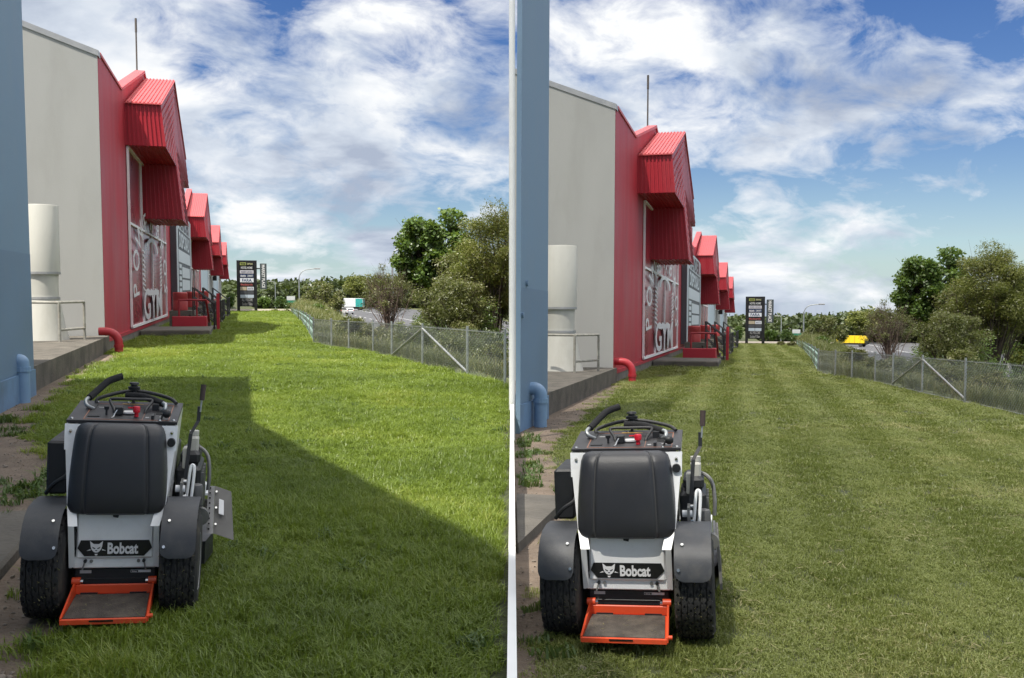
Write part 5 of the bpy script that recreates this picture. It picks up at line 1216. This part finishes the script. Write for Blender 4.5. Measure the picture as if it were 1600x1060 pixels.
# ------------------------------------------------------------------ trees and shrubs
def clipx(Y, pts):
    """keep what stands on this yard's side of the dividing wall line"""
    if Y is not YL: return np.ones(len(pts), bool)
    return pts[:, 0] < Y.seam(1.0) * pts[:, 1] - .12
def tree(Y, name, label, base, crown_c, crown_r, nblob, blob_r, per, leaf, m, seed, trunk_r, aspect=1.8, bark=None, nbranch=None, twigs=0, cat='tree', group=None, lowcut=-.75, stems=1):
    rs = np.random.RandomState(seed); base = Vector(base); cc = np.array(crown_c); cr = np.array(crown_r)
    C = []
    while len(C) < nblob:
        p = rs.normal(size=3); p /= np.linalg.norm(p); p *= rs.uniform(.2, 1.0) ** .45 * rs.uniform(.82, 1.12)
        if p[2] > lowcut: C.append(cc + p * cr * (1 - .5 * blob_r))
    C = np.array(C); br = blob_r * cr.mean() * rs.uniform(.6, 1.25, nblob)
    P = []
    for c, r in zip(C, br):
        n = int(per * rs.uniform(.6, 1.4)); d = rs.normal(size=(n, 3)); d /= np.linalg.norm(d, axis=1)[:, None]; d[:, 2] *= .75
        P.append(c + d * (r * rs.uniform(.25, 1.05, n) ** .6)[:, None] + rs.normal(0, r * .10, (n, 3)))
    P = np.concatenate(P); P = P[clipx(Y, P)]
    t = thing(name, Y, base, label, cat, 0, group)
    v, f = leaves(P, leaf, rs, aspect); v = v - np.array(base)
    o = bpy.data.objects.new('crown', np_mesh('crown', v, f, m)); col_.objects.link(o); o.parent = t
    tr = MB(); top = Vector(cc) + Vector((0, 0, cr[2] * .35)); bw = bark or BARK
    roots = [base + Vector((rs.normal(0, trunk_r * 2.5), rs.normal(0, trunk_r * 2.5), 0)) if stems > 1 else base for _ in range(stems)]
    for q in roots:
        e = top + Vector((rs.normal(0, cr[0] * .35 * (stems > 1)), rs.normal(0, cr[1] * .35 * (stems > 1)), 0))
        mid = q.lerp(e, .5) + Vector((rs.normal(0, .12 * cr[0]), rs.normal(0, .12 * cr[0]), 0))
        path = curve_pts([q, q.lerp(mid, .5), mid, e], 4)
        tr.tube([p for p in path], [trunk_r * (1 - .85 * i / (len(path) - 1)) for i in range(len(path))], 7)
    part('trunk', tr, bw, t, base, True)
    bm_ = MB(); k = nbranch or nblob
    for i in range(k):
        c = Vector(C[i % nblob]) + Vector(rs.normal(0, .1 * cr.mean(), 3)) * (i >= nblob)
        if Y is YL and c.x > Y.seam(1) * c.y - .15: continue
        q = roots[i % stems]; s0 = q.lerp(top, rs.uniform(.25, .75)); md = s0.lerp(c, .55) + Vector((rs.normal(0, .08), rs.normal(0, .08), .12 * cr[2]))
        bm_.tube(curve_pts([s0, md, c], 3), [trunk_r * .42, trunk_r * .36, trunk_r * .3, trunk_r * .24, trunk_r * .18, trunk_r * .14, trunk_r * .08], 5)
        for _ in range(twigs):
            e = c + Vector(rs.normal(0, br[i % nblob] * .8, 3)) + Vector((0, 0, br[i % nblob] * .3)); bm_.tube([md.lerp(c, rs.uniform(.2, 1)), e], [trunk_r * .12, trunk_r * .03], 3, False)
    part('branches', bm_, bw, t, base, kind='stuff')
    return t
BROAD = leafmat('broad_dark_leaves', (.055, .105, .02), (.125, .205, .042), .36, .7, (.19, .28, .06))
OLIVE = leafmat('olive_feathery_leaves', (.105, .125, .025), (.215, .225, .055), .36, .6, (.28, .27, .075))
OLIVE2 = leafmat('grey_olive_leaves', (.09, .104, .032), (.175, .182, .062), .34, .6, (.24, .22, .09))
BRUSH = leafmat('brush_leaves', (.07, .095, .034), (.15, .175, .07), .3, 1.0, (.24, .22, .12))
FOREST = leafmat('forest_leaves', (.045, .066, .024), (.085, .108, .042), .15, .03, (.115, .13, .055))
GREENB = leafmat('bright_bush_leaves', (.045, .085, .02), (.10, .16, .045), .25, .5)
for Y in YARDS:
    s = Y.side
    def crown(px0, px1, py0, py1, v):
        a, b = Y.atY(px0, py0, v), Y.atY(px1, py1, v)
        return ((a.x + b.x) / 2, v, (a.z + b.z) / 2), ((b.x - a.x) / 2, (b.x - a.x) / 2 * .9, (a.z - b.z) / 2)
    def gz(x, v): return (x, v, float(terr_z(Y, np.array([x]), np.array([float(v)]))[0]) - .05)
    q = 1.0 if Y is YL else YR.f1[3].y / YL.f1[3].y
    V = lambda v: v * q
    c, r = crown(614, 742, 322, 482, V(44))
    tree(Y, 'broadleaf_tree', f'dense dark green broadleaf tree rising behind the fence in the {s} half', gz(c[0] + .3, V(44)), c, r, 52, .25, 420, .19, BROAD, 1, .13, 1.5, twigs=2)
    c, r = crown(706, 862, 312, 505, V(38))
    tree(Y, 'feathery_tree', f'tall yellow-olive feathery tree behind the fence right of the dark tree in the {s} half', gz(min(c[0], (Y.seam(38) - .9) if Y is YL else 99), V(38)), c, r, 90, .25, 560, .12, OLIVE, 2, .075, 3.5, twigs=4, stems=3)
    c, r = crown(632, 772, 428, 525, V(33))
    tree(Y, 'low_olive_tree', f'low spreading olive tree just behind the braced fence post in the {s} half', gz(c[0] + .5, V(33)), c, r, 54, .27, 380, .105, OLIVE2, 3, .06, 3.5, twigs=6, stems=4)
    c, r = crown(552, 652, 414, 510, V(32)); bx = Y.atY(612, 552, V(30)).x
    tree(Y, 'twiggy_tree', f'thin many-stemmed bare twig tree leaning over the fence in the {s} half', gz(bx, V(31)), (c[0], V(32), c[2]), r, 60, .22, 100, .07, OLIVE2, 4, .026, 3.0, TWIG, 130, 11, stems=8, lowcut=-.5)
    c, r = crown(466, 540, 441, 494, 120)
    tree(Y, 'small_grey_tree', f'small grey-brown rounded tree at the far end of the fence in the {s} half', gz(c[0], 120), c, r, 50, .26, 110, .30, OLIVE2, 5, .09, 2.2, TWIG, 50, 6, stems=4)
    c, r = crown(535, 600, 428, 474, 290)
    tree(Y, 'round_tree', f'rounded olive tree beyond the road behind the twig tree in the {s} half', (c[0], 290, -4.4), c, r, 36, .30, 150, .8, OLIVE, 6, .25, 2.0)
    c, r = crown(676, 812, 372, 540, V(41))
    tree(Y, 'understorey_tree', f'middle olive-green tree joining the dark tree and the feathery tree in the {s} half', gz(min(c[0], (Y.seam(40) - 1.2) if Y is YL else 99), V(40)), c, r, 84, .24, 420, .13, OLIVE2, 8, .07, 3.0, twigs=5, stems=3)
    if Y is YR:
        c, r = crown(772, 872, 350, 548, V(45))
        tree(Y, 'dark_edge_tree', 'dark olive tree at the right edge of the picture behind the fence', gz(c[0], V(45)), c, r, 70, .25, 420, .15, OLIVE, 7, .09, 2.6, twigs=3, stems=2)
    # brush below the trees, behind the near fence
    brush = (('tangled grey', 'beside the twig tree', 645, 548, 26, .55, .5, BRUSH), ('bushy', 'left of the braced fence post', 690, 545, 27.5, .85, .65, BRUSH), ('leafy', 'right of the fence brace', 745, 552, 24.5, .85, .6, BRUSH),
        ('straggly dry', 'near the right end of the fence', 776, 580, 21, .5, .42, DRYG), ('low dry', 'under the fence brace', 705, 572, 23, .6, .35, DRYG), ('thick', 'at the far right of the fence', 828, 565, 24, .9, .7, BRUSH),
        ('dark', 'under the feathery tree', 765, 520, 34, 1.2, 1.2, BROAD), ('shaded', 'under the low olive tree', 690, 515, 36, 1.3, 1.0, BROAD), ('tall dark', 'in the shade behind the feathery tree', 775, 495, 42, 1.6, 1.7, BROAD),
        ('straw coloured', 'below the twig tree', 548, 532, 33, .7, .4, DRYG), ('pale green', 'between the twig tree and the braced post', 625, 525, 30, .6, .55, OLIVE2), ('wispy', 'behind the long fence brace', 720, 535, 29, .9, .8, OLIVE2),
        ('yellowish', 'left of the twig tree stems', 585, 540, 29, .55, .4, DRYG))
    for i, (adj, where, px, py, v, hw, hh, m) in enumerate(brush):
        if Y is YL and px > 790: continue
        v = V(v); c = Y.atY(px, py, v); g = gz(c.x, v); hh = max(hh * 1.25, (c.z - g[2]) * .75)
        tree(Y, 'shrub', f'{adj} shrub {where} in the {s} half', g, (c.x, v, g[2] + hh), (hw, hw * .8, hh), 26, .32, 200, .075 if v < 32 else .13, m, 20 + i, .018, 3.0, TWIG, 26, 5, 'shrub', 'shrubs behind the fence', -.95, 4)
    # bright bushes past the sign
    for i, (px0, px1, py0, py1, v) in enumerate(((403, 424, 461, 484, 95), (428, 450, 461, 485, 110), (440, 470, 470, 488, 125), (484, 508, 474, 494, 75), (424, 436, 483, 489, 72), (440, 455, 484, 490, 71))):
        c, r = crown(px0, px1, py0, py1, v); g = gz(c[0], v)
        tree(Y, 'bush', f'{("dark green", "bright green", "pale green", "small dark", "tiny tufted", "little tufted")[i]} bush {("right of the pylon sign", "beside the road sign", "under the road lamp", "at the bend of the far fence", "at the lawn edge by the driveway", "near the far fence end")[i]} in the {s} half', (g[0], v, min(g[2], c[2] - r[2])), c, r, 14, .4, 90, .22 if i < 4 else .10, (BROAD, GREENB, GREENB, BROAD, DRYG, DRYG)[i], 60 + i, .03, 2.0, None, 10, 0, 'bush')
    # cypress and hedge between the shops and the sign
    c, r = crown(356, 364, 447, 488, 125)
    tree(Y, 'cypress', f'narrow dark cypress between the shops and the pylon sign in the {s} half', (c[0], 125, c[2] - r[2] - .2), c, (r[0], r[0], r[2]), 22, .5, 60, .3, BROAD, 70, .08, 2.0)
# the far wood: one mass
for Y in YARDS:
    rs = np.random.RandomState(77); P = []
    for i in range(560):
        px = rs.uniform(340, 860) if Y is YR else rs.uniform(340, 815); v = rs.uniform(300, 420)
        a = Y.atY(px, 446 + rs.normal(0, 5) - (6 if px > 560 else 0), v); h = a.z + 4.3; rr = rs.uniform(3.5, 6.5)
        n = 170; d = rs.normal(size=(n, 3)); d /= np.linalg.norm(d, axis=1)[:, None]
        kk = rs.uniform(.45, 1, n)[:, None] ** .5
        P.append(np.array([a.x, v, -4.3 + h * .58]) + d * kk * np.array([rr, rr, h * .45]))
    P = np.concatenate(P); P = P[clipx(Y, P)]
    v_, f_ = leaves(P, 1.5, rs, 1.3)
    struct('wood', np_mesh('wood', v_, f_, FOREST), None, Y, 'stuff')
    bpy.context.scene.objects[-1]

# ------------------------------------------------------------------ thin cloud sheet added out of view to shade the mown yard
CH = 90.0; ox, oy = -math.sin(SUN_HEAD) * CH / math.tan(SUN_EL), -math.cos(SUN_HEAD) * CH / math.tan(SUN_EL)
cm = bpy.data.materials.new('thin_shade_cloud'); cm.use_nodes = True; t = cm.node_tree; t.nodes.clear()
tb = N(t, 'ShaderNodeBsdfTransparent'); tl = N(t, 'ShaderNodeBsdfTranslucent'); tl.inputs[0].default_value = (.95, .95, .95, 1); mx = N(t, 'ShaderNodeMixShader'); mx.inputs[0].default_value = .34
tb.inputs[0].default_value = (1, 1, 1, 1)
t.links.new(tb.outputs[0], mx.inputs[1]); t.links.new(tl.outputs[0], mx.inputs[2]); om = N(t, 'ShaderNodeOutputMaterial'); t.links.new(mx.outputs[0], om.inputs[0])
rs = np.random.RandomState(2); m = MB(); nx, ny = 26, 34; X0, X1, Y0_, Y1_ = .12, 150.0, -14.0, 190.0
for lay in (0, 1):
    for i in range(nx + 1):
        for j in range(ny + 1):
            u, v = i / nx, j / ny; e = min(u, 1 - u, v, 1 - v) * 6; th = (1 - math.exp(-e)) * (5 + rs.uniform(-1.5, 1.5)) if e > 0 else 0
            m.v.append((ox + X0 + (X1 - X0) * u ** 1.6, oy + Y0_ + (Y1_ - Y0_) * v, CH + (th if lay else -th * .35)))
k = (nx + 1) * (ny + 1)
for lay in (0, 1):
    for i in range(nx):
        for j in range(ny):
            a = lay * k + i * (ny + 1) + j; m.f.append((a, a + 1, a + ny + 2, a + ny + 1))
struct('added_shade_cloud', m, cm, None, smooth=True)
